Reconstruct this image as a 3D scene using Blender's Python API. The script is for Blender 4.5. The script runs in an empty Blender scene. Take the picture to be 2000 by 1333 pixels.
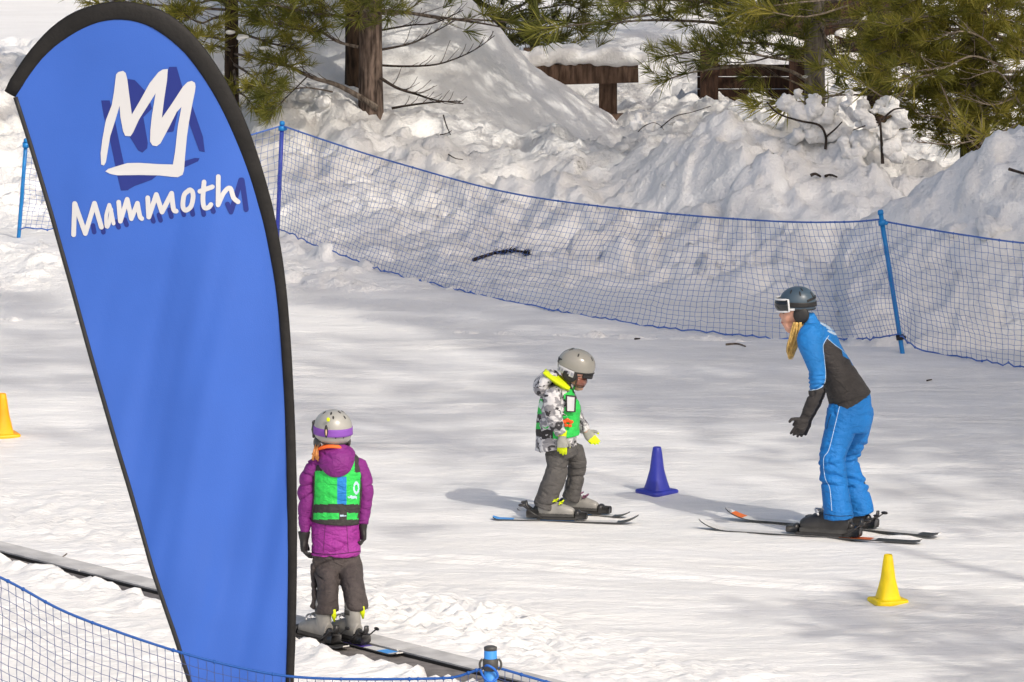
import bpy, math, random
import numpy as np
from mathutils import Vector, Matrix
from mathutils.geometry import tessellate_polygon

# ------------------------------------------------------------------ camera, sky, sun, exposure
SC = bpy.context.scene
COL = SC.collection
CAM_H, FPX, PITCH = 8.1, 15000.0, math.atan(2342.5 / 15000.0)
cam_data = bpy.data.cameras.new('camera')
cam = bpy.data.objects.new('camera', cam_data)
COL.objects.link(cam)
cam.location = (0, 0, CAM_H)
cam.rotation_euler = (math.pi / 2 - PITCH, 0, 0)
cam_data.sensor_width = 36.0
cam_data.lens = FPX / 2000.0 * 36.0
cam_data.clip_start = 0.5
cam_data.clip_end = 3000
SC.camera = cam

LIGHT = Vector((-0.64, 0.93, -0.98)).normalized()          # the way the sunlight travels
world = bpy.data.worlds.new('World')
SC.world = world
world.use_nodes = True
wn = world.node_tree.nodes
sky_t = wn.new('ShaderNodeTexSky')
sky_t.sky_type = 'NISHITA'
sky_t.sun_disc = False
sky_t.sun_elevation = math.asin(-LIGHT.z)
sky_t.sun_rotation = math.atan2(-LIGHT.x, -LIGHT.y)
sky_t.altitude = 0
sky_t.air_density = 1.0
sky_t.dust_density = 5.0
sky_t.ozone_density = 0.3
world.node_tree.links.new(sky_t.outputs[0], wn['Background'].inputs[0])
wn['Background'].inputs[1].default_value = 0.14
sun_d = bpy.data.lights.new('sun', 'SUN')
sun_d.energy = 2.2
sun_d.angle = math.radians(0.53)
sun_d.color = (1.0, 0.945, 0.86)
sun = bpy.data.objects.new('sun', sun_d)
COL.objects.link(sun)
sun.rotation_euler = LIGHT.to_track_quat('-Z', 'Y').to_euler()
sun.location = (10, -10, 30)
vs = SC.view_settings
vs.view_transform = 'Standard'
vs.look = 'None'
vs.gamma = 1.0
vs.use_curve_mapping = False
vs.exposure = 0.14
SC.render.engine = 'CYCLES'
SC.cycles.use_denoising = True
SC.cycles.max_bounces = 7
SC.cycles.diffuse_bounces = 4
SC.cycles.transparent_max_bounces = 4
SC.cycles.sample_clamp_indirect = 6.0

# ------------------------------------------------------------------ helpers
R = random.Random(7)
NR = np.random.RandomState(11)
CP, SP = math.cos(PITCH), math.sin(PITCH)

def W(px, py, d):
    """point of the place seen at photo position (px, py), at horizontal distance d"""
    u = (px - 1000.0) / FPX
    v = -(py - 666.5) / FPX
    dy = CP + v * SP
    dz = -SP + v * CP
    t = d / dy
    return Vector((u * t, d, CAM_H + dz * t))

def G(px, py, z=0.0):
    """point at height z seen at photo position (px, py)"""
    u = (px - 1000.0) / FPX
    v = -(py - 666.5) / FPX
    dy = CP + v * SP
    dz = -SP + v * CP
    t = (z - CAM_H) / dz
    return Vector((u * t, dy * t, z))

def scale_at(d):
    return FPX / (d * CP + 6.5 * SP)

def proj(V):
    V = np.asarray(V)
    x, y, z = V[:, 0], V[:, 1], V[:, 2] - CAM_H
    dep = y * CP - z * SP
    up = y * SP + z * CP
    return 1000 + FPX * x / dep, 666.5 - FPX * up / dep

# --- noise
_perm = np.random.RandomState(3).permutation(1024)
_perm = np.concatenate([_perm, _perm, _perm])
_g3 = np.random.RandomState(5).normal(size=(1024, 3))
_g3 /= np.linalg.norm(_g3, axis=1)[:, None]

def pnoise(x, y, z=None):
    x = np.asarray(x, float); y = np.asarray(y, float)
    z = np.zeros_like(x) + 0.37 if z is None else np.asarray(z, float)
    xi = np.floor(x).astype(int); yi = np.floor(y).astype(int); zi = np.floor(z).astype(int)
    xf, yf, zf = x - xi, y - yi, z - zi
    f = lambda t: t * t * t * (t * (t * 6 - 15) + 10)
    u, v, w = f(xf), f(yf), f(zf)
    out = 0
    for dx in (0, 1):
        wx = u if dx else 1 - u
        for dy in (0, 1):
            wy = v if dy else 1 - v
            for dz in (0, 1):
                wz = w if dz else 1 - w
                h = _perm[_perm[_perm[(xi + dx) & 1023] + ((yi + dy) & 1023)] + ((zi + dz) & 1023)]
                g = _g3[h]
                out = out + wx * wy * wz * (g[..., 0] * (xf - dx) + g[..., 1] * (yf - dy) + g[..., 2] * (zf - dz))
    return out * 1.5

def fbm(x, y, z=None, o=3, gain=0.5):
    a, s, t = 1.0, 0, 1.0
    for i in range(o):
        s = s + a * pnoise(x * t + 17.3 * i, y * t + 5.1 * i, None if z is None else z * t)
        a *= gain; t *= 2.03
    return s

def sstep(a, b, t):
    t = np.clip((t - a) / (b - a), 0, 1)
    return t * t * (3 - 2 * t)

# --- materials
def lin(r, g, b):
    f = lambda c: (c / 255 / 12.92) if c / 255 <= 0.04045 else ((c / 255 + 0.055) / 1.055) ** 2.4
    return (f(r), f(g), f(b), 1)

def mat(name, col, rough=0.6, spec=0.4, var=0.0, vscale=20.0, bump=0.0, bscale=60.0, metal=0.0, sheen=0.0, coat=0.0):
    m = bpy.data.materials.new(name)
    m.use_nodes = True
    nt = m.node_tree
    b = nt.nodes['Principled BSDF']
    b.inputs['Base Color'].default_value = (*col[:3], 1)
    b.inputs['Roughness'].default_value = rough
    b.inputs['Specular IOR Level'].default_value = spec
    b.inputs['Metallic'].default_value = metal
    b.inputs['Sheen Weight'].default_value = sheen
    b.inputs['Coat Weight'].default_value = coat
    tc = nt.nodes.new('ShaderNodeTexCoord')
    if var > 0:
        n = nt.nodes.new('ShaderNodeTexNoise')
        n.inputs['Scale'].default_value = vscale
        n.inputs['Detail'].default_value = 5
        nt.links.new(tc.outputs['Object'], n.inputs['Vector'])
        rp = nt.nodes.new('ShaderNodeMapRange')
        rp.inputs[1].default_value = 0.3; rp.inputs[2].default_value = 0.7
        rp.inputs[3].default_value = 1 - var; rp.inputs[4].default_value = 1 + var
        nt.links.new(n.outputs[0], rp.inputs[0])
        mx = nt.nodes.new('ShaderNodeMix'); mx.data_type = 'RGBA'; mx.blend_type = 'MULTIPLY'
        mx.inputs[0].default_value = 1
        mx.inputs[6].default_value = (*col[:3], 1)
        nt.links.new(rp.outputs[0], mx.inputs[7])
        nt.links.new(mx.outputs[2], b.inputs['Base Color'])
    if bump > 0:
        n2 = nt.nodes.new('ShaderNodeTexNoise')
        n2.inputs['Scale'].default_value = bscale
        n2.inputs['Detail'].default_value = 4
        nt.links.new(tc.outputs['Object'], n2.inputs['Vector'])
        bp = nt.nodes.new('ShaderNodeBump')
        bp.inputs['Strength'].default_value = bump
        bp.inputs['Distance'].default_value = 0.01
        nt.links.new(n2.outputs[0], bp.inputs['Height'])
        nt.links.new(bp.outputs[0], b.inputs['Normal'])
        if 150 <= bscale <= 260:                       # cloth: soft creases under the weave
            mp = nt.nodes.new('ShaderNodeMapping'); mp.inputs['Scale'].default_value = (1, 1, 1.9)
            nt.links.new(tc.outputs['Object'], mp.inputs[0])
            n3 = nt.nodes.new('ShaderNodeTexNoise'); n3.inputs['Scale'].default_value = 13; n3.inputs['Detail'].default_value = 4
            n3.inputs['Distortion'].default_value = 1.2
            nt.links.new(mp.outputs[0], n3.inputs['Vector'])
            b3 = nt.nodes.new('ShaderNodeBump'); b3.inputs['Strength'].default_value = .75; b3.inputs['Distance'].default_value = .022
            nt.links.new(n3.outputs[0], b3.inputs['Height'])
            nt.links.new(b3.outputs[0], bp.inputs['Normal'])
    return m

M = {}
def snow_mat(name, col, streak, rough_k=1.0):
    m = bpy.data.materials.new(name); m.use_nodes = True
    nt = m.node_tree; b = nt.nodes['Principled BSDF']
    b.inputs['Roughness'].default_value = 0.55
    b.inputs['Specular IOR Level'].default_value = 0.3
    tc = nt.nodes.new('ShaderNodeTexCoord')
    # faint grime and old, coarse snow
    n = nt.nodes.new('ShaderNodeTexNoise'); n.inputs['Scale'].default_value = 1.7; n.inputs['Detail'].default_value = 6
    mp = nt.nodes.new('ShaderNodeMapping'); mp.inputs['Scale'].default_value = (1 / streak, streak, 1)
    nt.links.new(tc.outputs['Object'], mp.inputs[0]); nt.links.new(mp.outputs[0], n.inputs['Vector'])
    cr = nt.nodes.new('ShaderNodeValToRGB')
    cr.color_ramp.elements[0].position = 0.3; cr.color_ramp.elements[1].position = 0.68
    cr.color_ramp.elements[0].color = (col[0] * .90, col[1] * .895, col[2] * .885, 1)
    cr.color_ramp.elements[1].color = (*col, 1)
    nt.links.new(n.outputs[0], cr.inputs[0]); nt.links.new(cr.outputs[0], b.inputs['Base Color'])
    bps = None
    for sc_, dist, st in ((9, 0.025, .5), (38, 0.012, .6), (130, 0.004, .6)):
        k = nt.nodes.new('ShaderNodeTexNoise'); k.inputs['Scale'].default_value = sc_; k.inputs['Detail'].default_value = 3
        nt.links.new(mp.outputs[0], k.inputs['Vector'])
        bp = nt.nodes.new('ShaderNodeBump'); bp.inputs['Strength'].default_value = st; bp.inputs['Distance'].default_value = dist * rough_k
        nt.links.new(k.outputs[0], bp.inputs['Height'])
        if bps: nt.links.new(bps.outputs[0], bp.inputs['Normal'])
        bps = bp
    nt.links.new(bps.outputs[0], b.inputs['Normal'])
    return m

M['snow'] = snow_mat('groomed_snow', (.86, .848, .828), 1.75)
M['bank_snow'] = snow_mat('piled_snow', (.865, .855, .84), 1.0, 1.8)
M['blue_net'] = mat('blue_net_cord', lin(74, 110, 184), .6, .3)
M['blue_post'] = mat('blue_plastic', lin(26, 124, 192), .4, .4, .12, 8)
M['purple_post'] = mat('violet_blue_plastic', lin(62, 72, 175), .4, .4, .1, 8)
M['black'] = mat('black_rubber', (.018, .017, .017), .55, .4, .2, 30)
M['dark_grey'] = mat('dark_grey_plastic', (.06, .058, .055), .5, .4, .2, 20)
M['steel'] = mat('frosted_grey_rail', (.50, .49, .475), .6, .3, .22, 7, .2, 60)
M['belt'] = mat('brown_grey_belt_rubber', (.17, .155, .145), .7, .3, .3, 14, .3, 90)
M['white'] = mat('white_print', (.52, .52, .53), .55, .3)
M['skin'] = mat('skin', (.60, .32, .23), .5, .35, .12, 30)

# --- mesh building
class MB:
    def __init__(s):
        s.V = []; s.F = []; s.n = 0; s.mi = []
    def add(s, V, F, mi=0):
        V = np.asarray(V, float).reshape(-1, 3)
        fl = F if isinstance(F, list) else [F]
        for f in fl:
            f = np.asarray(f, int)
            if len(f):
                s.F.append(f + s.n); s.mi.append(np.full(len(f), mi, int))
        s.V.append(V); s.n += len(V)
    def arrays(s):
        return np.concatenate(s.V), s.F, np.concatenate(s.mi)

ROOT = {}
def mesh_from(name, V, Fs, mi=None, smooth=True):
    me = bpy.data.meshes.new(name)
    V = np.asarray(V, np.float32)
    cnt = [np.full(len(f), f.shape[1]) for f in Fs]
    cnt = np.concatenate(cnt).astype(np.int32)
    loops = np.concatenate([f.ravel() for f in Fs]).astype(np.int32)
    me.vertices.add(len(V)); me.vertices.foreach_set('co', V.ravel())
    me.loops.add(len(loops)); me.loops.foreach_set('vertex_index', loops)
    me.polygons.add(len(cnt))
    st = np.zeros(len(cnt), np.int32); st[1:] = np.cumsum(cnt)[:-1]
    me.polygons.foreach_set('loop_start', st)
    me.polygons.foreach_set('loop_total', cnt)
    if mi is not None:
        me.polygons.foreach_set('material_index', np.asarray(mi, np.int32))
    me.polygons.foreach_set('use_smooth', np.full(len(cnt), smooth))
    me.update(calc_edges=True)
    me.validate()
    return me

def link(name, me, mats, parent=None, loc=None):
    for m in (mats if isinstance(mats, (list, tuple)) else [mats]):
        me.materials.append(m)
    o = bpy.data.objects.new(name, me)
    COL.objects.link(o)
    base = ROOT.get(parent.name, Vector((0, 0, 0))) if parent else (Vector(loc) if loc is not None else Vector((0, 0, 0)))
    if base.length:
        co = np.empty(len(me.vertices) * 3, np.float32)
        me.vertices.foreach_get('co', co)
        co = (co.reshape(-1, 3) - np.array(base, np.float32)).ravel()
        me.vertices.foreach_set('co', co); me.update()
    if parent:
        o.parent = parent
    else:
        o.location = base
    ROOT[o.name] = base
    return o

def build(name, mb, mats, parent=None, loc=None, smooth=True):
    V, F, mi = mb.arrays()
    return link(name, mesh_from(name, V, F, mi, smooth), mats, parent, loc)

def thing(name, loc):
    o = bpy.data.objects.new(name, None)
    o.empty_display_size = 0.1
    COL.objects.link(o)
    o.location = loc
    ROOT[o.name] = Vector(loc)
    return o

def tag(o, label=None, cat=None, group=None, kind=None):
    if label: o['label'] = label
    if cat: o['category'] = cat
    if group: o['group'] = group
    if kind: o['kind'] = kind
    return o

def ring_faces(k, n, closed_ends=True, off=0):
    i = np.arange(k - 1)[:, None] * n
    j = np.arange(n)[None, :]
    j2 = (j + 1) % n
    q = np.stack([i + j, i + j2, i + n + j2, i + n + j], -1).reshape(-1, 4)
    return q + off

def tube(mb, pts, rad, n=16, mi=0, dep=(0, 1, 0), cap=True, rnd=False):
    """closed tube; rad: scalar list or (side, depth) pairs, depth axis near dep"""
    P = np.array([list(p) for p in pts], float)
    k = len(P)
    r = np.array([(q, q) if np.isscalar(q) else q for q in rad], float)
    if len(r) == 1: r = np.repeat(r, k, 0)
    if rnd and k > 2:   # resample with Catmull-Rom for soft limbs
        m = 4
        P2, r2 = [], []
        for i in range(k - 1):
            a, b, c, d = P[max(i - 1, 0)], P[i], P[i + 1], P[min(i + 2, k - 1)]
            ra, rb, rc, rd_ = r[max(i - 1, 0)], r[i], r[i + 1], r[min(i + 2, k - 1)]
            for t in np.arange(m) / m:
                h = lambda a, b, c, d: .5 * (2 * b + (c - a) * t + (2 * a - 5 * b + 4 * c - d) * t * t + (3 * b - a - 3 * c + d) * t ** 3)
                P2.append(h(a, b, c, d)); r2.append(h(ra, rb, rc, rd_))
        P2.append(P[-1]); r2.append(r[-1])
        P, r, k = np.array(P2), np.maximum(np.array(r2), 1e-4), len(P2)
    T = np.gradient(P, axis=0) if k > 2 else np.repeat((P[1] - P[0])[None], 2, 0)
    T /= np.linalg.norm(T, axis=1)[:, None] + 1e-12
    D = np.array(dep, float)
    S = np.cross(T, D)
    ln = np.linalg.norm(S, axis=1)
    bad = ln < 0.15
    if bad.any():
        S[bad] = np.cross(T[bad], np.array((1.0, 0.1, 0.3)))
        ln = np.linalg.norm(S, axis=1)
    S /= ln[:, None]
    D2 = np.cross(S, T)
    a = np.arange(n) / n * 2 * np.pi
    V = P[:, None] + S[:, None] * (np.cos(a)[None, :, None] * r[:, :1][:, None]) + D2[:, None] * (np.sin(a)[None, :, None] * r[:, 1:][:, None])
    V = V.reshape(-1, 3)
    F = [ring_faces(k, n)]
    if cap:
        V = np.concatenate([V, P[:1] - T[:1] * 0.0, P[-1:] + T[-1:] * 0.0])
        j = np.arange(n); c0, c1 = k * n, k * n + 1
        F.append(np.stack([np.full(n, c0), (j + 1) % n, j], -1))
        F.append(np.stack([np.full(n, c1), (k - 1) * n + j, (k - 1) * n + (j + 1) % n], -1))
    mb.add(V, F, mi)

_ic = {}
def sphere_vf(seg=20, rings=12):
    if (seg, rings) in _ic: return _ic[(seg, rings)]
    th = np.linspace(0, np.pi, rings + 1)[1:-1]
    ph = np.arange(seg) / seg * 2 * np.pi
    V = np.stack([np.sin(th)[:, None] * np.cos(ph), np.sin(th)[:, None] * np.sin(ph), np.repeat(np.cos(th)[:, None], seg, 1)], -1).reshape(-1, 3)
    k = rings - 1
    j = np.arange(seg)
    F4 = ring_faces(k, seg)[:, ::-1]
    V = np.concatenate([V, [[0, 0, 1]], [[0, 0, -1]]])
    Ft = np.stack([np.full(seg, k * seg), j, (j + 1) % seg], -1)
    Fb = np.stack([np.full(seg, k * seg + 1), (k - 1) * seg + (j + 1) % seg, (k - 1) * seg + j], -1)
    _ic[(seg, rings)] = (V, [F4, Ft, Fb])
    return _ic[(seg, rings)]

def ball(mb, c, r, axes=None, mi=0, seg=20, rings=12):
    V, F = sphere_vf(seg, rings)
    r = np.array([r, r, r] if np.isscalar(r) else r, float)
    V = V * r
    if axes is not None: V = V @ np.array(axes, float)      # rows are the local axes
    mb.add(V + np.array(list(c)), F, mi)

def box(mb, c, size, axes=None, mi=0, bev=0.0):
    s = np.array(size, float) / 2
    b = min(bev, s.min() * .9)
    V = []
    for sx in (-1, 1):
        for sy in (-1, 1):
            for sz in (-1, 1):
                p = np.array((sx, sy, sz)) * s
                if b > 0:
                    V += [p - np.array((sx * b, 0, 0)), p - np.array((0, sy * b, 0)), p - np.array((0, 0, sz * b))]
                else:
                    V.append(p)
    V = np.array(V)
    if b > 0:
        def idx(sx, sy, sz, k): return (((sx > 0) * 2 + (sy > 0)) * 2 + (sz > 0)) * 3 + k
        F4, F3 = [], []
        for ax in range(3):
            for sg in (-1, 1):
                o = [i for i in range(3) if i != ax]
                for kk in [0]:
                    q = []
                    for a_, b_ in ((-1, -1), (1, -1), (1, 1), (-1, 1)):
                        c_ = [0, 0, 0]; c_[ax] = sg; c_[o[0]] = a_; c_[o[1]] = b_
                        q.append((c_, o))
                    # octagon split: inner quads from two offsets each
                    pts = []
                    for t, (c_, oo) in enumerate(q):
                        first, second = (oo[1], oo[0]) if t % 2 == 0 else (oo[0], oo[1])
                        pts += [idx(*c_, first), idx(*c_, second)]
                    F8 = pts if sg > 0 else pts[::-1]
                    F4 += [[F8[0], F8[1], F8[2], F8[3]], [F8[0], F8[3], F8[4], F8[7]], [F8[4], F8[5], F8[6], F8[7]]]
        for ax in range(3):
            o = [i for i in range(3) if i != ax]
            for a_ in (-1, 1):
                for b_ in (-1, 1):
                    c0 = [0, 0, 0]; c0[o[0]] = a_; c0[o[1]] = b_; c1 = list(c0)
                    c0[ax] = -1; c1[ax] = 1
                    F4.append([idx(*c0, o[0]), idx(*c0, o[1]), idx(*c1, o[1]), idx(*c1, o[0])])
        for sx in (-1, 1):
            for sy in (-1, 1):
                for sz in (-1, 1):
                    F3.append([idx(sx, sy, sz, 0), idx(sx, sy, sz, 1), idx(sx, sy, sz, 2)])
        F = [np.array(F4), np.array(F3)]
    else:
        F = [np.array([[0, 1, 3, 2], [4, 6, 7, 5], [0, 4, 5, 1], [2, 3, 7, 6], [0, 2, 6, 4], [1, 5, 7, 3]])]
    if axes is not None: V = V @ np.array(axes, float)
    mb.add(V + np.array(list(c)), F, mi)

def fix_normals(me):
    import bmesh
    bm = bmesh.new(); bm.from_mesh(me)
    bmesh.ops.recalc_face_normals(bm, faces=bm.faces)
    bm.to_mesh(me); bm.free()

def fuse(name, mb, voxel, mats, parent=None, loc=None, smooth=4, folds=None, region=None, post=None):
    """melt the closed pieces in mb into ONE continuous surface"""
    V, F, _ = mb.arrays()
    me = mesh_from(name + '_raw', V, F)
    fix_normals(me)
    o = bpy.data.objects.new('melt', me); COL.objects.link(o)
    md = o.modifiers.new('r', 'REMESH'); md.mode = 'VOXEL'; md.voxel_size = voxel
    if smooth:
        ms = o.modifiers.new('s', 'SMOOTH'); ms.factor = .5; ms.iterations = smooth
    dg = bpy.context.evaluated_depsgraph_get()
    dg.update()
    me2 = bpy.data.meshes.new_from_object(o.evaluated_get(dg))
    bpy.data.objects.remove(o); bpy.data.meshes.remove(me)
    me2.name = name
    me2.materials.clear()
    n = len(me2.vertices)
    co = np.empty(n * 3, np.float32); me2.vertices.foreach_get('co', co); co = co.reshape(-1, 3)
    if folds is not None:
        nn = np.empty(n * 3, np.float32); me2.vertices.foreach_get('normal', nn); nn = nn.reshape(-1, 3)
        co = co + nn * folds(co)[:, None]
    if post is not None:
        co = post(co)
    me2.vertices.foreach_set('co', np.ascontiguousarray(co, np.float32).ravel())
    np_ = len(me2.polygons)
    me2.polygons.foreach_set('use_smooth', np.ones(np_, bool))
    if region is not None:
        c = np.empty(np_ * 3, np.float32); me2.polygons.foreach_get('center', c)
        fn = np.empty(np_ * 3, np.float32); me2.polygons.foreach_get('normal', fn)
        me2.polygons.foreach_set('material_index', region(c.reshape(-1, 3), fn.reshape(-1, 3)).astype(np.int32))
    me2.update()
    return link(name, me2, mats, parent, loc)

def in_poly(x, y, poly):
    r = np.zeros(len(x), bool)
    n = len(poly)
    for i in range(n):
        x0, y0 = poly[i]; x1, y1 = poly[(i + 1) % n]
        c = ((y0 > y) != (y1 > y)) & (x < (x1 - x0) * (y - y0) / (y1 - y0 + 1e-9) + x0)
        r ^= c
    return r

def seg_dist(x, y, line):
    d = np.full(len(x), 1e9)
    for (x0, y0), (x1, y1) in zip(line[:-1], line[1:]):
        l2 = (x1 - x0) ** 2 + (y1 - y0) ** 2 + 1e-9
        t = np.clip(((x - x0) * (x1 - x0) + (y - y0) * (y1 - y0)) / l2, 0, 1)
        d = np.minimum(d, np.hypot(x - x0 - t * (x1 - x0), y - y0 - t * (y1 - y0)))
    return d

def catmull(pts, m=8):
    P = np.array(pts, float); k = len(P); out = []
    for i in range(k - 1):
        a, b, c, d = P[max(i - 1, 0)], P[i], P[i + 1], P[min(i + 2, k - 1)]
        for t in np.arange(m) / m:
            out.append(.5 * (2 * b + (c - a) * t + (2 * a - 5 * b + 4 * c - d) * t * t + (3 * b - a - 3 * c + d) * t ** 3))
    out.append(P[-1])
    return np.array(out)

# ------------------------------------------------------------------ the snow ground
RAIL_A, RAIL_B = G(0, 1082), G(1000, 1333)                   # the line of the conveyor's edge rail
RD = (RAIL_B - RAIL_A); RD.z = 0; RD.normalize()
RN = Vector((RD.y, -RD.x, 0))                                # towards the camera side
if RN.y > 0: RN = -RN

def rail_uv(x, y):
    dx, dy = x - RAIL_A.x, y - RAIL_A.y
    return dx * RD.x + dy * RD.y, dx * RN.x + dy * RN.y

def ground_base(x, y):
    z = np.where(y < 36, 0.08 * np.clip(36 - y, 0, 12) ** 1.35, 0) + np.where(y < 24, (24 - y) * .15, 0)
    return np.where(y < -20, 8.9 + (y + 20) * -.02, z)

def ground_z(x, y):
    z = ground_base(x, y)
    near = np.exp(-(np.maximum(np.abs(x) - 5, 0) / 6) ** 2) * np.exp(-(np.maximum(np.abs(y - 47) - 11, 0) / 8) ** 2)
    # groomer and ski tracks running across the slope, soft undulation
    z = z + near * ((.016 * fbm(x * .45 + 3, y * .38, o=2)) * (1 - np.exp(-((x - .3) ** 2 + ((y - 45.3) / 1.2) ** 2) / .6) - np.exp(-((x - 1.9) ** 2 + ((y - 44.6) / 1.2) ** 2) / .8)).clip(0, 1) + .013 * fbm(x * .8, y * 2.6 + x * .5, o=3) + .0065 * fbm(x * 2.2 + y, y * 8, o=2))
    for (y0, sl, am, fr, ph) in ((47.2, -.06, .25, .7, 1), (48.6, .05, .4, .5, 2.2), (50.3, -.10, .3, .6, 4), (46.3, .09, .15, .9, .4), (43.4, -.22, .3, .6, 3), (44.0, .12, .2, .8, 5), (42.6, -.3, .25, .5, 1.6), (51.6, .02, .5, .4, .2)):
        for off in (0, .17):
            q = y - (y0 + off + sl * x + am * np.sin(x * fr + ph))
            z = z + near * sstep(-.25, .2, pnoise(x * .6 + ph, y0 + x * 0)) * (-.013 * np.exp(-(q / .05) ** 2) + .006 * np.exp(-((q - .10) / .05) ** 2))
    u, v = rail_uv(x, y)
    # crumbled snow thrown up beside the conveyor
    crumb = np.exp(-((v + .85) / .55) ** 2) * sstep(.1, .45, -v) * (.45 + .55 * sstep(-.15, .3, fbm(u * .9, v * 1.2, o=2)))
    cl = np.abs(pnoise(x * 7, y * 7)) * .55 + np.abs(pnoise(x * 14 + 5, y * 14)) * .5 + np.abs(pnoise(x * 27, y * 27 + 9)) * .3
    z = z + crumb * near * (.13 * (cl - .22) + .015)
    crumb2 = np.exp(-((v - 1.0) / 1.1) ** 2) * sstep(.35, .6, v)
    z = z + crumb2 * near * .03 * (cl - .2)
    # ragged snow lip over the near part of the belt
    wdt = .20 + .10 * fbm(u * 1.6, u * 0 + 2.2, o=2) + .09 * pnoise(u * 5.5, v * 2 + 7) + .12 * sstep(2.8, 3.9, u) + .05 * pnoise(u * 13, v * 6 + 1)
    inside = sstep(0, .05, wdt - v) * sstep(-.19, -.14, v)
    lip = np.exp(-((v - wdt - .1) / .13) ** 2) * (v > wdt - .1)
    z = np.where((v > -.2) & (v < .9), z + near * (.012 + .012 * sstep(0, .1, v - wdt)) * (v > wdt) * sstep(.9, .7, v) + near * lip * .05 * (.6 + 1.6 * np.abs(pnoise(x * 9, y * 9))), z)
    z = z * (1 - inside) - .06 * inside
    return z

def axis(fine0, fine1, step, far0, far1):
    a = [fine0]; s = step
    while a[-1] > far0:
        s *= 1.22; a.append(a[-1] - s)
    b = [fine1]; s = step
    while b[-1] < far1:
        s *= 1.22; b.append(b[-1] + s)
    return np.array(a[::-1] + list(np.arange(fine0 + step, fine1 - step / 2, step)) + b)

def grid_mesh(xs, ys, zf):
    X, Y = np.meshgrid(xs, ys)
    Z = zf(X, Y)
    V = np.stack([X, Y, Z], -1).reshape(-1, 3)
    nx, ny = len(xs), len(ys)
    i = np.arange(ny - 1)[:, None] * nx; j = np.arange(nx - 1)[None]
    F = np.stack([i + j, i + j + 1, i + nx + j + 1, i + nx + j], -1).reshape(-1, 4)
    return V, [F]

xs = axis(-4.1, 4.1, .033, -700, 700)
ya = axis(39.9, 43.9, .025, -300, 43.9)
ya = ya[ya < 43.9]
yb = axis(43.9, 57, .055, 43.9, 1500)
ys = np.concatenate([ya, yb[yb >= 43.9]])
V, F = grid_mesh(xs, ys, ground_z)
ground = link('snow_ground', mesh_from('snow_ground', V, F), M['snow'])
tag(ground, kind='structure')

# ------------------------------------------------------------------ snow banks behind the net
def worley(x, y, seed=0):
    xi, yi = np.floor(x).astype(int), np.floor(y).astype(int)
    best = np.full(x.shape, 9.0); rnd = np.zeros(x.shape); gx = np.zeros(x.shape); gy = np.zeros(x.shape)
    for dx in (-1, 0, 1):
        for dy in (-1, 0, 1):
            h = _perm[_perm[(xi + dx + seed) & 1023] + ((yi + dy) & 1023)]
            px = xi + dx + .5 + .45 * _g3[h, 0]; py = yi + dy + .5 + .45 * _g3[h, 1]
            d = np.hypot(x - px, y - py)
            m = d < best
            best = np.where(m, d, best); rnd = np.where(m, _g3[h, 2], rnd)
            gx = np.where(m, x - px, gx); gy = np.where(m, y - py, gy)
    return best, rnd, gx, gy

def blocks(x, y, k, seed):
    """broken chunks of snow: each cell tilts and stands at its own height"""
    wx = x + .10 / k * 2 * pnoise(x * k * 1.3, y * k * 1.3 + seed); wy = y + .10 / k * 2 * pnoise(x * k * 1.3 + 9, y * k * 1.3)
    f, r, gx, gy = worley(wx * k, wy * k, seed)
    return r * .55 + (gx * np.sin(r * 40) + gy * np.cos(r * 57)) * .9 + .35 - f * f * 1.3

def crest(pts, D):
    q = sorted([(W(px, py, D(px)).x, W(px, py, D(px)).z) for px, py in pts])
    return np.array([a for a, b in q]), np.array([b for a, b in q])

YB = (np.array([-12, -4, -1.7, -.8, .7, 1.9, 2.7, 3.4, 5, 12]), np.array([59, 57.3, 57.4, 56.5, 54.3, 53.2, 52.3, 51.6, 50.8, 49.5]))
YC = (np.array([-12, -4, -1.7, -.8, .2, .7, 1.5, 2.5, 3.4, 5, 12]), np.array([64, 62, 60.4, 60, 59.2, 58.3, 56.9, 56.6, 56.3, 56, 55]))
def yc_px(px):
    x = (px - 1000) / FPX * 58.5
    return float(np.interp(x, *YC))
ZC = crest([(-200, 60), (20, 120), (300, 150), (480, 195), (600, 172), (650, 178), (740, 190), (850, 208), (950, 262), (1100, 264), (1190, 300), (1240, 288),
            (1300, 248), (1400, 212), (1500, 212), (1560, 225), (1620, 238), (1700, 262), (1780, 300), (1850, 306), (1950, 300), (2100, 290), (2500, 290)], yc_px)
PILE = crest([(200, -10), (380, 10), (520, -5), (640, -30), (760, -60), (870, -30), (905, -2), (940, 30), (970, 62), (1000, 96), (1040, 132), (1080, 160), (1130, 202), (1170, 232), (1195, 256), (1230, 300)], lambda p: 62.3)
MOUND = crest([(1640, 470), (1700, 424), (1770, 384), (1850, 330), (1920, 288), (1985, 254), (2060, 245), (2200, 260), (2600, 420)], lambda p: 53.4)

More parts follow.
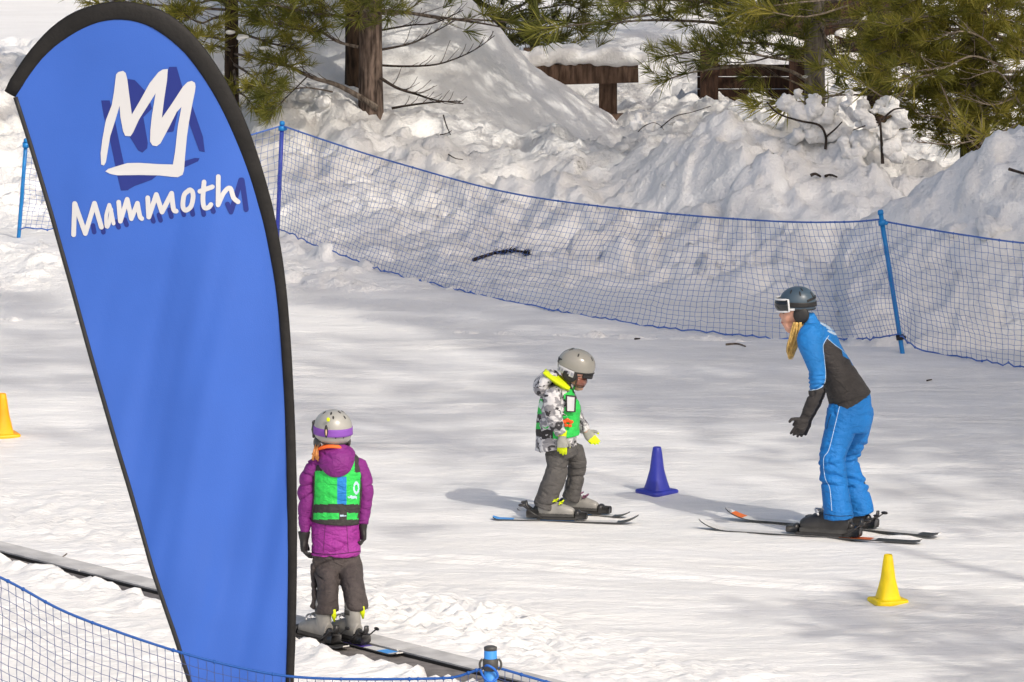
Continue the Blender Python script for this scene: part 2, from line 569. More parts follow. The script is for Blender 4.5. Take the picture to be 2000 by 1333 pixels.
def bank_z(x, y):
    yb_ = np.interp(x, *YB); yc_ = np.interp(x, *YC); zc = np.interp(x, *ZC)
    zc = zc - .07 + .05 * pnoise(x * 2.3, x * 0 + 4) + .035 * pnoise(x * 6.1, x * 0 + 8)
    t = (y - yb_) / (yc_ - yb_)
    face = np.clip(t, 0, 1)
    bank = zc * (.55 * face ** .8 + .45 * sstep(.25, 1, face))
    bank = np.where(t > 1, zc * (1 - .75 * sstep(0, 1.6, y - yc_)), bank)
    zp = np.interp(x, *PILE, left=-.5, right=-.5)
    zp = zp + .03 * pnoise(x * 3, x * 0 + 1.7) + .02 * pnoise(x * 9, x * 0)
    tp = (y - 60.0) / 2.3
    pile = zp * np.clip(tp, 0, 1) ** .75
    pile = np.where(tp > 1, zp * (1 - sstep(0, 3.5, y - 62.3) * 1.0), pile) - (tp < 0) * .5
    zm = np.interp(x, *MOUND, left=-.5, right=0)
    zm = zm + .03 * pnoise(x * 4, x * 0 + 11)
    tm = (y - 51.5 - .18 * np.maximum(3.4 - x, 0)) / 1.7
    mound = zm * np.clip(tm, 0, 1) ** .85
    mound = np.where(y > 53.4, zm * (1 - sstep(0, .9, y - 53.4)), mound) - (tm < 0) * .5
    lump1 = .5 - np.abs(pnoise(x * 1.7, y * 1.5 + 3))
    lump2 = .5 - np.abs(pnoise(x * 4.1 + 9, y * 3.6))
    lump3 = .5 - np.abs(pnoise(x * 9.3, y * 8.7 + 5))
    lump4 = pnoise(x * 19, y * 19) + 1.2 * (.3 - np.abs(pnoise(x * 15 + 3, y * 13)))
    e = sstep(-.02, .22, t)
    bl = blocks(x, y, 2.1, 3) * sstep(-.1, .3, pnoise(x * .9 + 4, y * .9)) * .11 + blocks(x, y, 4.6, 11) * sstep(-.25, .25, pnoise(x * 1.4, y * 1.3 + 7)) * .075 + blocks(x, y, 10.5, 29) * sstep(-.2, .3, pnoise(x * 2.1 + 2, y * 2.0)) * .032
    out = np.maximum(bank + e * (.22 * (lump1 - .28) + .13 * (lump2 - .25) + .05 * (lump3 - .2) + .014 * lump4 + bl), -.3)
    pl = pile + .05 * fbm(x * 1.6, y * 1.1, o=2) + .02 * (lump2 - .25) + .008 * lump4
    ml = mound + .10 * (lump1 - .25) + .10 * (lump2 - .25) + .04 * (lump3 - .2) + .01 * lump4 + bl * .5
    # soft maximum so the piles grow out of one another
    k = .05
    for q in (pl, ml):
        h = np.clip(.5 + .5 * (q - out) / k, 0, 1)
        out = out * (1 - h) + q * h + k * h * (1 - h) * .6
    foot = sstep(-.08, .03, np.maximum(np.maximum(t, tp - .0), tm))
    edge = sstep(13, 10, np.abs(x)) * sstep(72, 66, y)
    return -.12 + (out + .12) * foot * edge

xs = axis(-4.6, 4.6, .031, -13, 13)
ys = np.concatenate([np.arange(50.2, 63.5, .041), np.arange(63.5, 73, .14)])
V, F = grid_mesh(xs, ys, bank_z)
bank = link('snow_bank', mesh_from('snow_bank', V, F), M['bank_snow'])
tag(bank, kind='structure')

def bz(x, y):
    return float(max(bank_z(np.array([x]), np.array([y]))[0], ground_z(np.array([x]), np.array([y]))[0]))

# ------------------------------------------------------------------ carpet conveyor
rail_len = (RAIL_B - RAIL_A).length + 5.0
conv0 = RAIL_A - RD * 2.2
conveyor = thing('conveyor_lift', conv0)
tag(conveyor, 'flat dark carpet conveyor with grey edge rail, half buried in snow behind the banner', 'conveyor')
ax = (RD, RN, Vector((0, 0, 1)))
mb = MB(); box(mb, conv0 + RD * rail_len / 2 + RN * .30 + Vector((0, 0, -.008)), (rail_len, .55, .016), ax)
build('belt', mb, M['belt'], conveyor, smooth=False)
mb = MB(); box(mb, conv0 + RD * rail_len / 2 + RN * .010 + Vector((0, 0, .004)), (rail_len, .010, .020), ax)
build('shadow_gap_strip', mb, M['black'], conveyor, smooth=False)  # black strip stands in for the shadow in the gap between rail and belt
n_seg = int(rail_len / 1.5) + 1
for i in range(n_seg):
    mb = MB()
    box(mb, conv0 + RD * (i * 1.5 + .748) + RN * -.085 + Vector((0, 0, .004)), (1.493, .17, .034), ax, bev=.008)
    build('rail_section', mb, M['steel'], conveyor, smooth=False)

# ------------------------------------------------------------------ tubes for ropes and cords
def cords(mb, P, r, n=3, mi=0):
    """P (m, k, 3): m cords of k points"""
    P = np.asarray(P, float); m, k = P.shape[:2]
    T = np.gradient(P, axis=1); T /= np.linalg.norm(T, axis=2)[..., None] + 1e-9
    S = np.cross(T, np.array((.13, 1, .21))); S /= np.linalg.norm(S, axis=2)[..., None] + 1e-9
    D = np.cross(S, T)
    a = np.arange(n) / n * 2 * np.pi + .5
    r = np.broadcast_to(np.asarray(r, float), (m, k))
    V = P[:, :, None] + (S[:, :, None] * np.cos(a)[:, None] + D[:, :, None] * np.sin(a)[:, None]) * r[:, :, None, None]
    f = ring_faces(k, n)
    F = (f[None] + (np.arange(m) * k * n)[:, None, None]).reshape(-1, 4)
    mb.add(V.reshape(-1, 3), F, mi)

def net_panel(top, bot, cell, rows, r, bulge, seed, mb_net, mb_rope, rope_r, jig=.007):
    """top, bot: 3-D polylines along the fence"""
    top = catmull(top, 14); bot = catmull(bot, 14)
    def resample(P, n):
        L = np.concatenate([[0], np.cumsum(np.linalg.norm(np.diff(P, axis=0), axis=1))])
        s = np.linspace(0, L[-1], n)
        return np.stack([np.interp(s, L, P[:, i]) for i in range(3)], -1), L[-1]
    _, L = resample(top, 2)
    n = int(L / cell)
    T, _ = resample(top, n + 1); B, _ = resample(bot, n + 1)
    rs = np.random.RandomState(seed)
    v = np.linspace(0, 1, rows + 1)
    vv = v ** .93
    P = T[:, None] * (1 - vv)[None, :, None] + B[:, None] * vv[None, :, None]
    u = np.arange(n + 1)
    sag = np.sin(np.pi * vv) * bulge
    P[:, :, 1] -= sag[None] * (.7 + .5 * pnoise(u * .045 + seed, u * 0)[:, None])
    uu, vg = np.meshgrid(u, v * rows, indexing='ij')
    sh = pnoise(uu * .07 + seed, vg * .13) * cell * .9
    P[:, :, 0] += sh * np.sin(np.pi * v)[None]
    P[:, :, 2] += pnoise(uu * .12, vg * .12 + 7 + seed) * cell * .6 * np.sin(np.pi * v)[None]
    P[:, 1:-1] += rs.normal(size=P[:, 1:-1].shape) * jig * .35
    P[:, -1, 2] += rs.normal(size=n + 1) * .006
    cords(mb_net, P, r)
    cords(mb_net, np.swapaxes(P, 0, 1)[1:-1], r)
    for row, rr in ((0, rope_r), (-1, rope_r * .85)):
        Q = P[:, row].copy()
        cords(mb_rope, Q[None], rr, 6)
    # ties where the netting is lashed to the rope
    for i in [q for q in range(0, n) if rs.uniform() < .22]:
        for row in (0, -1):
            ball(mb_rope, P[i, row], rope_r * rs.uniform(1.2, 1.7), seg=6, rings=4)
    return P

def post(parent, foot, top, r, m, clip_z=None):
    d = (top - foot).normalized()
    mb = MB(); tube(mb, [foot - d * .25, foot, foot.lerp(top, .5), top], [r], 12)
    build('post', mb, m, parent)
    mb = MB(); tube(mb, [top - d * .012, top + d * .012, top + d * .02], [r * 1.25, r * 1.25, r * .8], 12)
    build('cap', mb, M['blue_post'], parent)
    for f in (clip_z or []):
        c = foot.lerp(top, f)
        mb = MB(); tube(mb, [c - d * .018, c + d * .018], [r * 1.7], 10)
        ball(mb, c + Vector((r * 1.7, -r, 0)), r * .9, seg=8, rings=6)
        build('clip', mb, M['blue_post'] if f > .7 else M['black'], parent)

def gp(px, py):                                       # where the photo shows the ground
    p = G(px, py); return p

far_fence = thing('net_fence', G(1760, 692))
tag(far_fence, 'sagging blue safety net fence strung between thin posts below the snow bank', 'net fence')
pr_f, pr_t = G(1763, 692), W(1720, 416, 51.35)
pm_f, pm_t = Vector(W(541, 474, 56.6)), W(551, 242, 56.7)
pl_f, pl_t = Vector(W(36, 470, 56.8)), W(51, 276, 56.7)
post(far_fence, pr_f, pr_t, .016, M['blue_post'], [.93, .12])
post(far_fence, pm_f, pm_t, .016, M['purple_post'], [.96])
post(far_fence, pl_f, pl_t, .015, M['blue_post'], [.96])
pe_f, pe_t = G(2390, 760), W(2370, 490, 50.0)
post(far_fence, pe_f, pe_t, .016, M['blue_post'], [.93])
mbn, mbr = MB(), MB()
zup = Vector((0, 0, .012))
def gnd(px, py, z=.012):
    p = G(px, py, z); return p
# left bay, middle bay, right bay
net_panel([W(51, 285, 56.7), W(150, 300, 56.6), W(300, 305, 56.6), W(430, 280, 56.6), W(551, 246, 56.7)],
          [W(40, 447, 56.5), W(110, 450, 56.3), W(300, 470, 56.1), W(430, 475, 56.3), W(545, 452, 56.5)], .05, 17, .0016, .06, 1, mbn, mbr, .006)
net_panel([W(551, 246, 56.7), W(660, 283, 56.2), W(780, 320, 55.6), W(1000, 378, 54.5), W(1250, 412, 53.4), W(1500, 432, 52.3), W(1650, 434, 51.7), W(1718, 429, 51.4)],
          [W(545, 448, 56.5), W(620, 480, 55.9), gnd(780, 538), gnd(1000, 590), gnd(1250, 634), gnd(1480, 657), gnd(1650, 664), W(1756, 652, 51.2)], .048, 21, .0016, .10, 2, mbn, mbr, .006)
net_panel([W(1722, 432, 51.4), W(1800, 446, 51.1), W(1900, 462, 50.7), W(2010, 476, 50.5), W(2200, 488, 50.2), W(2370, 494, 50.0)],
          [W(1758, 655, 51.2), gnd(1800, 684), gnd(1900, 702), gnd(2000, 718), gnd(2200, 740), gnd(2385, 745)], .048, 21, .0016, .08, 3, mbn, mbr, .006)
build('netting', mbn, M['blue_net'], far_fence)
build('edge_rope', mbr, M['blue_net'], far_fence)

# near net, in front of the banner
near_fence = thing('net_fence', W(958, 1960, 23.5))
tag(near_fence, 'near net fence crossing in front of the banner, with thick blue clamped post', 'net fence')
D_N = 23.5
ntop = [(-420, 960), (-200, 1042), (0, 1128), (120, 1192), (240, 1238), (360, 1277), (470, 1305), (570, 1322), (700, 1327), (870, 1325), (905, 1318), (946, 1304)]
T3 = [W(x, y, D_N) for x, y in ntop]
B3 = [p - Vector((0, 0, .98)) + Vector((.03, -.02, 0)) for p in T3]
mbn, mbr = MB(), MB()
net_panel(T3, B3, .0265, 38, .0012, .05, 5, mbn, mbr, .0042, .0028)
E3 = [W(970, 1304, D_N), W(1150, 1352, D_N), W(1400, 1390, D_N), W(1700, 1395, D_N), W(2100, 1370, D_N)]
net_panel(E3, [p - Vector((0, 0, .98)) for p in E3], .0265, 38, .0012, .05, 6, mbn, mbr, .0042, .0028)
build('netting', mbn, mat('grey_blue_net_cord', lin(66, 80, 124), .6, .3), near_fence)
build('edge_rope', mbr, mat('blue_rope', lin(28, 78, 150), .6, .3), near_fence)
s23 = scale_at(D_N)
for (px, fy, ty) in ((958, 2080, 1268), (2110, 2140, 1340), (-430, 1900, 925)):
    f, t = W(px, fy, D_N), W(px, ty, D_N)
    mb = MB(); tube(mb, [f, f.lerp(t, .5), t], [12.5 / s23], 16); build('post', mb, mat('sky_blue_plastic_pipe', lin(66, 140, 214), .35, .5, .08, 12), near_fence)
    mb = MB(); tube(mb, [t + Vector((0, 0, -.004)), t + Vector((0, 0, .006)), t + Vector((0, 0, .010))], [12.5 / s23, 13 / s23, 8 / s23], 16); build('cap', mb, M['dark_grey'], near_fence)
    c = W(px, ty + 30, D_N)
    mb = MB(); tube(mb, [c + Vector((0, 0, -.019)), c + Vector((0, 0, -.015)), c + Vector((0, 0, .015)), c + Vector((0, 0, .019))], [13 / s23, 15 / s23, 15 / s23, 13 / s23], 18)
    cl = build('clamp', mb, M['dark_grey'], near_fence)
    for sx in (-1, 1):
        mb = MB()
        a = np.linspace(-.9, .9, 9) * math.pi / 2
        pts = [c + Vector((sx * (14 / s23 + math.cos(t_) * .011), -.003, math.sin(t_) * .017)) for t_ in a]
        tube(mb, pts, [.0035], 8)
        build('ear_loop', mb, M['dark_grey'], cl)
mb = MB()
kn = [W(946, 1304, D_N), W(952, 1300, D_N - .03), W(966, 1308, D_N - .032), W(972, 1322, D_N - .02), W(958, 1333, D_N - .03), W(944, 1322, D_N - .02), W(938, 1306, D_N)]
tube(mb, catmull([list(p) for p in kn], 5), [.0038], 6)
build('tie_rope', mb, mat('blue_tie_rope', lin(40, 100, 190), .6, .3), near_fence)

# ------------------------------------------------------------------ teardrop banner
D_F = 24.0
sF = scale_at(D_F)
outer = catmull([(8, 178), (25, 148), (58, 100), (108, 48), (165, 15), (235, 2), (305, 14), (360, 48), (410, 105), (455, 180), (495, 275), (528, 385), (552, 505), (566, 640), (574, 780), (579, 920), (580, 1080), (578, 1220), (574, 1333), (566, 1520), (556, 1700), (548, 1850)], 5)
inner = catmull([(29, 192), (55, 150), (92, 104), (140, 68), (185, 44), (228, 36), (272, 40), (322, 66), (372, 112), (415, 176), (452, 250), (488, 345), (516, 445), (538, 560), (550, 690), (557, 830), (561, 980), (562, 1120), (561, 1250), (558, 1333), (551, 1520), (542, 1700), (535, 1850)], 5)
left = np.array([(29, 192), (58, 282), (98, 412), (140, 560), (180, 705), (222, 850), (262, 985), (300, 1115), (345, 1245), (372, 1333), (430, 1520), (490, 1710), (532, 1845)], float)
def flag_y(px, py):
    """how far the cloth lies from the banner's flat plane, towards the camera"""
    v = np.clip((py - 36) / 1800, 0, 1)
    w = .035 * np.sin((px - 150) / 420 * np.pi) * (1 - v)
    w = w + .026 * pnoise(px * .0105 + py * .0016, py * .0011) * sstep(.05, .5, v) + .010 * pnoise(px * .026 + py * .005, py * .002 + 3) * sstep(.1, .4, v) + .010 * pnoise(px * .006 - 4, py * .004)
    return w
def FP(px, py, lift=0.0):
    px = np.asarray(px, float); py = np.asarray(py, float)
    y = D_F - flag_y(px, py) - lift
    u = (px - 1000) / FPX; v = -(py - 666.5) / FPX
    dy = CP + v * SP; dz = -SP + v * CP
    t = D_F / dy
    return np.stack([u * t, y, CAM_H + dz * t], -1)
mast_foot = W(545, 2150, D_F)
mast_foot.z = float(ground_z(np.array([mast_foot.x]), np.array([D_F]))[0])
banner = thing('teardrop_banner', mast_foot)
tag(banner, 'tall blue teardrop banner with white crown emblem, white handwritten name and black edge sleeve', 'banner')
i_top = int(np.argmin(inner[:, 1]))
aL = inner[:i_top + 1][::-1]; aR = inner[i_top:]
rows_y = np.concatenate([36 + (192 - 36) * np.linspace(0, 1, 26) ** 2, np.linspace(192, 1840, 130)[1:]])
Lx = np.where(rows_y < 192, np.interp(rows_y, aL[:, 1], aL[:, 0]), np.interp(rows_y, left[:, 1], left[:, 0]))
Rx = np.interp(rows_y, aR[:, 1], aR[:, 0])
nc = 34
uu = np.linspace(0, 1, nc)
PX = Lx[:, None] * (1 - uu) + (Rx[:, None] + 3) * uu
PY = np.repeat(rows_y[:, None], nc, 1)
Vf = FP(PX, PY).reshape(-1, 3)
Vb = Vf + np.array((0, .003, 0))
i = np.arange(len(rows_y) - 1)[:, None] * nc; j = np.arange(nc - 1)[None]
Q = np.stack([i + j, i + nc + j, i + nc + j + 1, i + j + 1], -1).reshape(-1, 4)
mb = MB(); mb.add(Vf, Q); mb.add(Vb, Q[:, ::-1])
fabric = mat('blue_polyester', lin(50, 92, 178), .42, .4, .05, 3, .08, 300)
build('fabric_panel', mb, fabric, banner)
# black pole sleeve round the top and right edge
k = min(len(outer), len(inner))
def resample2(P, n):
    L = np.concatenate([[0], np.cumsum(np.linalg.norm(np.diff(P, axis=0), axis=1))])
    s = np.linspace(0, L[-1], n)
    return np.stack([np.interp(s, L, P[:, c]) for c in range(2)], -1)
O = resample2(outer, 120)
I = np.array([inner[np.argmin(((inner - o) ** 2).sum(1))] for o in O])
I = np.array([np.mean(I[max(0, a - 2):a + 3], axis=0) for a in range(len(I))])
Cn = (O + I) / 2; wd = np.linalg.norm(O - I, axis=1) / 2
Cn[0] = ((8 + 29) / 2, 186); wd[0] = 12
mb = MB()
tube(mb, FP(Cn[:, 0], Cn[:, 1]), [(max(w_, 7) / sF, min(w_, 6) / sF) for w_ in wd], 16)
build('pole_sleeve', mb, mat('black_sleeve_cloth', (.013, .012, .0115), .65, .25, .25, 12, .25, 60), banner)
mb = MB()
Lr = resample2(left, 60)
tube(mb, FP(Lr[:, 0], Lr[:, 1]), [(4.5 / sF, 4 / sF)], 8)
build('hem', mb, M['black'], banner)
mb = MB()
tube(mb, [Vector(FP(545, 1800)), Vector((mast_foot.x, D_F, mast_foot.z - .3))], [.014], 10)
build('mast', mb, M['dark_grey'], banner)
mb = MB()
for a in range(2):
    ax2 = Matrix.Rotation(a * math.pi / 2 + .4, 3, 'Z')
    box(mb, mast_foot + Vector((0, 0, .015 + a * .022)), (.7, .05, .02), [list(r_) for r_ in ax2], bev=.004)
build('cross_base', mb, M['dark_grey'], banner)

def flat_poly(mb, pts, lift, mi=0):
    P = [Vector((x, y, 0)) for x, y in pts]
    tris = tessellate_polygon([P])
    V = FP([p[0] for p in pts], [p[1] for p in pts], lift)
    mb.add(V, np.array(tris), mi)

def ribbon(mb, pts, w, lift, mi=0, taper=None):
    """a brush stroke with rounded ends as one flat strip"""
    P = catmull(pts, 6) if len(pts) > 2 else np.array([np.array(pts[0]) * (1 - t) + np.array(pts[1]) * t for t in np.linspace(0, 1, 6)], float)
    T = np.gradient(P, axis=0); T /= np.linalg.norm(T, axis=1)[:, None] + 1e-9
    N = np.stack([-T[:, 1], T[:, 0]], -1)
    h = w / 2
    hw = np.full(len(P), h)
    A, B = P + N * hw[:, None], P - N * hw[:, None]
    e = np.linspace(0, np.pi, 7)[1:-1]
    endc = [P[-1] + N[-1] * h * math.cos(t) + T[-1] * h * math.sin(t) for t in e]
    stc = [P[0] - N[0] * h * math.cos(t) - T[0] * h * math.sin(t) for t in e]
    n = len(P)
    V2 = np.concatenate([A, B, np.array(endc), np.array(stc)])
    Fq = np.array([[a, a + 1, n + a + 1, n + a] for a in range(n - 1)])
    m = len(endc)
    e0 = 2 * n
    poly_end = [n - 1] + [e0 + a for a in range(m)] + [2 * n - 1]
    poly_st = [n] + [e0 + m + a for a in range(m)] + [0]
    Ft = [[pl[0], pl[a], pl[a + 1]] for pl in (poly_end, poly_st) for a in range(1, len(pl) - 1)]
    mb.add(FP(V2[:, 0], V2[:, 1], lift), [Fq, np.array(Ft)], mi)

q2 = lambda L: [(180 + x / 4.7625, 110 + y / 4.7625) for x, y in L]
q5 = lambda L: [(120 + x / 5, 320 + y / 5) for x, y in L]
crown_p = q2([(85, 1005), (80, 900), (95, 780), (130, 590), (185, 450), (205, 330), (225, 165), (245, 142), (290, 130), (315, 150), (330, 210), (345, 330), (372, 535), (440, 420), (540, 240), (620, 140), (660, 114), (708, 108), (700, 220), (675, 380), (652, 565), (740, 440), (850, 270), (890, 230), (930, 218), (960, 235), (966, 270), (960, 320), (935, 440), (905, 600), (885, 740), (870, 900), (858, 1050), (845, 1092), (800, 1115), (740, 1112), (630, 1100), (440, 1098), (240, 1102), (170, 1090), (125, 1068), (150, 1045), (210, 1025), (330, 988), (440, 985), (620, 995), (755, 998), (775, 880), (800, 650), (835, 460), (790, 510), (720, 650), (640, 800), (605, 828), (565, 822), (542, 785), (545, 680), (560, 540), (595, 335), (560, 390), (440, 580), (385, 700), (360, 738), (310, 735), (290, 690), (265, 560), (258, 455), (215, 600), (170, 740), (130, 980), (112, 1012)])
M['navy_print'] = mat('navy_print', lin(33, 46, 118), .55, .25)
mb = MB(); flat_poly(mb, crown_p, .0022); build('crown_emblem', mb, M['white'], banner, smooth=False)
mb = MB()
for n_, s_ in enumerate((
    [(85, 410), (165, 408), (215, 600), (255, 800), (290, 960), (340, 1240), (270, 1245), (235, 1100), (200, 930), (160, 740), (110, 560)],
    [(330, 205), (400, 215), (520, 340), (560, 480), (480, 560), (520, 800), (515, 850), (470, 890), (430, 870), (350, 740), (340, 480)],
    [(720, 90), (790, 88), (850, 300), (790, 560), (760, 690), (700, 700), (640, 600), (660, 300)],
    [(935, 450), (960, 520), (1035, 740), (1052, 880), (1000, 870), (920, 650), (890, 560)],
    [(850, 1030), (860, 965), (960, 935), (1003, 938), (990, 965)],
    [(300, 1243), (240, 1090), (620, 1090), (560, 1140), (400, 1200), (330, 1240)])):
    flat_poly(mb, q2(s_), .0008 + n_ * .0001)
build('emblem_shadow_print', mb, M['navy_print'], banner, smooth=False)
mb = MB()
n_ = 0
for x0, y0, x1, y1 in ((310, 600, 322, 665), (405, 610, 412, 665), (540, 560, 562, 615), (620, 540, 640, 592), (880, 490, 902, 555), (955, 490, 972, 545), (1060, 440, 1078, 508), (1185, 440, 1200, 488), (1270, 400, 1288, 482), (1380, 400, 1395, 482), (1470, 400, 1490, 452), (1625, 380, 1660, 462)):
    mb = MB(); ribbon(mb, q5([(x0, y0), (x1, y1)]), 9, .0008 + n_ * .00008); n_ += 1
    build('letter_shadow_print', mb, M['navy_print'], banner, smooth=False)
mb = MB(); ribbon(mb, q5([(1660, 455), (1700, 330), (1755, 150)]), 10, .0009); ribbon(mb, q5([(1765, 150), (1785, 280), (1806, 440)]), 10, .0012)
build('letter_shadow_print', mb, M['navy_print'], banner, smooth=False)
letters = [
    ('letter_m', 9.4, [[(120, 692), (130, 388)], [(132, 388), (235, 678)], [(235, 678), (325, 382)], [(325, 382), (393, 614)]]),
    ('letter_a', 7.2, [[(470, 395), (440, 500), (445, 612), (472, 560), (490, 440)], [(470, 395), (492, 470), (512, 578)]]),
    ('letter_m', 9.0, [[(562, 368), (578, 555)], [(578, 555), (645, 340)], [(645, 340), (686, 530)], [(686, 530), (745, 378)], [(745, 378), (768, 500), (788, 528)]]),
    ('letter_m', 9.4, [[(846, 325), (856, 512)], [(856, 512), (930, 292)], [(930, 292), (986, 462)], [(986, 462), (1080, 278)], [(1080, 278), (1098, 430), (1124, 452)]]),
    ('letter_o', 9.2, [[(1262, 242), (1205, 290), (1190, 400), (1216, 442), (1268, 405), (1290, 315), (1280, 255), (1248, 246)]]),
    ('letter_t', 9.2, [[(1397, 165), (1386, 330), (1400, 412), (1440, 412), (1464, 384)], [(1356, 256), (1478, 212)]]),
    ('letter_h', 9.2, [[(1536, 112), (1534, 388)], [(1534, 388), (1590, 270), (1650, 226), (1684, 320), (1728, 362)]]),
]
for nm, w_, st in letters:
    mb = MB()
    for n_, s_ in enumerate(st): ribbon(mb, q5(s_), w_, .0022 + n_ * .0002)
    build(nm, mb, M['white'], banner, smooth=False)

# ------------------------------------------------------------------ traffic cones
def cone(px_c, py_base, half, height_px, rot, m, label):
    p = G(px_c, py_base)
    p.z = float(ground_z(np.array([p.x]), np.array([p.y]))[0])
    s = scale_at(p.y)
    h = height_px / s; a = half / s
    t = thing('training_cone', p)
    tag(t, label, 'cone', 'small training cones set out on the snow')
    n = 48
    ang = np.arange(n) / n * 2 * np.pi + rot
    def ring(r, z, sq):
        c = np.cos(ang - rot); s_ = np.sin(ang - rot)
        e = 1 / np.maximum(np.abs(c), np.abs(s_))
        e = np.minimum(e, 1.30)
        rr = r * ((1 - sq) + sq * e * .98)
        return np.stack([rr * np.cos(ang), rr * np.sin(ang), np.full(n, z)], -1)
    rings = [ring(a * .80, -.012, 1), ring(a * .83, -.004, 1), ring(a * .83, .012, 1), ring(a * .80, .017, 1), ring(a * .58, .019, .9)]
    V = np.concatenate(rings + [np.array([[0, 0, -.012]]), np.array([[0, 0, .019]])])
    k = len(rings); jj = np.arange(n)
    F = [ring_faces(k, n), np.stack([np.full(n, k * n), (jj + 1) % n, jj], -1), np.stack([np.full(n, k * n + 1), (k - 1) * n + jj, (k - 1) * n + (jj + 1) % n], -1)]
    mb = MB(); mb.add(V + np.array(p), F)
    fl = build('base_flange', mb, m, t)
    rings = [ring(a * .565, .016, .75), ring(a * .53, .04, .45), ring(a * .47, .08, .15), ring(a * .36, h * .5, 0), ring(a * .255, h * .86, 0), ring(a * .205, h * .985, 0), ring(a * .18, h, 0), ring(a * .14, h * .995, 0), ring(a * .13, h * .9, 0), ring(a * .2, h * .5, 0)]
    V = np.concatenate(rings)
    mb = MB(); mb.add(V + np.array(p), [ring_faces(len(rings), n)])
    build('cone_body', mb, m, t)
    return t
M['yellow'] = mat('yellow_plastic', lin(246, 216, 0), .45, .5, .12, 9, .05, 40)
M['orange_yellow'] = mat('orange_yellow_plastic', lin(255, 172, 0), .45, .5, .12, 9, .05, 40)
M['royal'] = mat('royal_blue_plastic', lin(50, 58, 165), .4, .5, .06, 12, .05, 40)
cone(1734, 1177, 41, 94, .35, M['yellow'], 'yellow cone alone on the snow in front of the blue-suited instructor')
cone(1283, 962, 40, 90, .72, M['royal'], 'dark blue cone standing between the small child and the instructor')
cone(5, 850, 38, 84, .3, M['orange_yellow'], 'orange-yellow cone at the left edge of the photo beyond the conveyor')

# ------------------------------------------------------------------ people: shared builders
def chain(mb, d0, pts, n=18, rnd=True, mi=0, end=False):
    s = scale_at(d0)
    P = [W(p[0], p[1], d0 + p[2]) for p in pts]
    r = [(p[3] / s, (p[4] if len(p) > 4 else p[3]) / s) for p in pts]
    tube(mb, P, r, n, rnd=rnd, mi=mi)
    for a in ((0, -1) if end else (0,)):
        ball(mb, P[a], [r[a][0] * .98, r[a][1] * .98, r[a][0] * .7], seg=16, rings=10, mi=mi)

def cloth_folds(a, fx=5.5, fz=15, b=.0012, seed=0.0, lo=None):
    def f(co):
        x, y, z = co[:, 0], co[:, 1], co[:, 2]
        w = pnoise(x * 3 + seed, y * 3, z * 3) * .5
        n = np.abs(pnoise(x * fx + seed + w, y * fx + w, z * fz + w))
        n2 = np.abs(pnoise(x * fx * 1.9 + seed, y * fx * 1.9, z * fz * 1.5 + 9))
        m = sstep(-.35, .35, pnoise(x * 4 + 3, y * 4, z * 4 + seed))
        cr = np.exp(-(n / .055) ** 2) * .55
        return a * m * (n - .28 - cr) + a * .4 * (n2 - .25) + b * pnoise(x * 45, y * 45, z * 45)
    return f

from mathutils.bvhtree import BVHTree
def piping_on(garment, line, r, m, name='piping'):
    """a cord sewn on a garment along a line seen in the photo"""
    me = garment.data
    base = ROOT[garment.name]
    bv = BVHTree.FromPolygons([v.co + base for v in me.vertices], [list(p.vertices) for p in me.polygons])
    c0 = Vector((0, 0, CAM_H)); P = []
    for x, y in catmull(line, 10):
        d = (W(x, y, 40) - c0).normalized()
        h = bv.ray_cast(c0, d)
        if h[0] is not None: P.append(list(h[0] - d * r * .2))
    if len(P) > 3:
        mb = MB(); tube(mb, P, [r], 7); build(name, mb, m, garment)

def axes_of(f, u):
    f = Vector(f).normalized(); u = Vector(u)
    u = (u - f * u.dot(f)).normalized()
    return f, u.cross(f), u                       # forward, left side, up

def helmet(parent, c, rf, rs, ru, f, u, m, cut_f, cut_b, trim, vents, ear=None):
    f, s, u = axes_of(f, u)
    V, F = sphere_vf(48, 30)
    V = V.copy()
    zc = cut_b + (cut_f - cut_b) * (V[:, 0] * .5 + .5)
    V[:, 2] = np.maximum(V[:, 2], zc)
    q = np.sign(V) * np.abs(V) ** .93
    X = q * np.array((rf, rs, ru))
    A = np.array([list(f), list(s), list(u)])
    mb = MB(); mb.add(X @ A + np.array(list(c)), F)
    h = build('helmet', mb, m, parent)
    a = np.linspace(0, 2 * np.pi, 41)
    zz = cut_b + (cut_f - cut_b) * (np.cos(a) * .5 + .5)
    k = np.sqrt(np.maximum(0, 1 - zz ** 2)) ** .93
    P = np.stack([np.cos(a) * k * rf * 1.0, np.sin(a) * k * rs * 1.0, zz * ru], -1) @ A + np.array(list(c))
    mb = MB(); tube(mb, P, [.0055], 8, cap=False); build('rim_trim', mb, trim, h)
    for (th, ph, ln) in vents:
        th, ph = math.radians(th), math.radians(ph)
        nrm = Vector((math.cos(th) * math.cos(ph), math.cos(th) * math.sin(ph), math.sin(th)))
        pl = Vector([math.copysign(abs(v) ** .93, v) * r for v, r in zip(nrm, (rf, rs, ru))])
        tl = Vector((-math.sin(th) * math.cos(ph), -math.sin(th) * math.sin(ph), math.cos(th)))
        nn = (A.T @ np.array(Vector((nrm.x / rf, nrm.y / rs, nrm.z / ru)).normalized()))
        tt = A.T @ np.array(tl); tt -= nn * tt.dot(nn); tt /= np.linalg.norm(tt)
        bb = np.cross(nn, tt)
        mb = MB(); ball(mb, A.T @ np.array(pl) + np.array(list(c)), (ln, .0052, .003), [tt, bb, nn], seg=12, rings=6)
        build('vent', mb, M['black'], h)
    if ear:
        (ef, eu, er, ez, em) = ear
        for sg in (1, -1):
            mb = MB()
            ball(mb, c + f * ef + u * eu + s * (sg * rs * .86), (er, rs * .15, ez), [list(f), list(s), list(u)], seg=18, rings=12)
            build('ear_pad', mb, em, h)
    return h, (f, s, u)

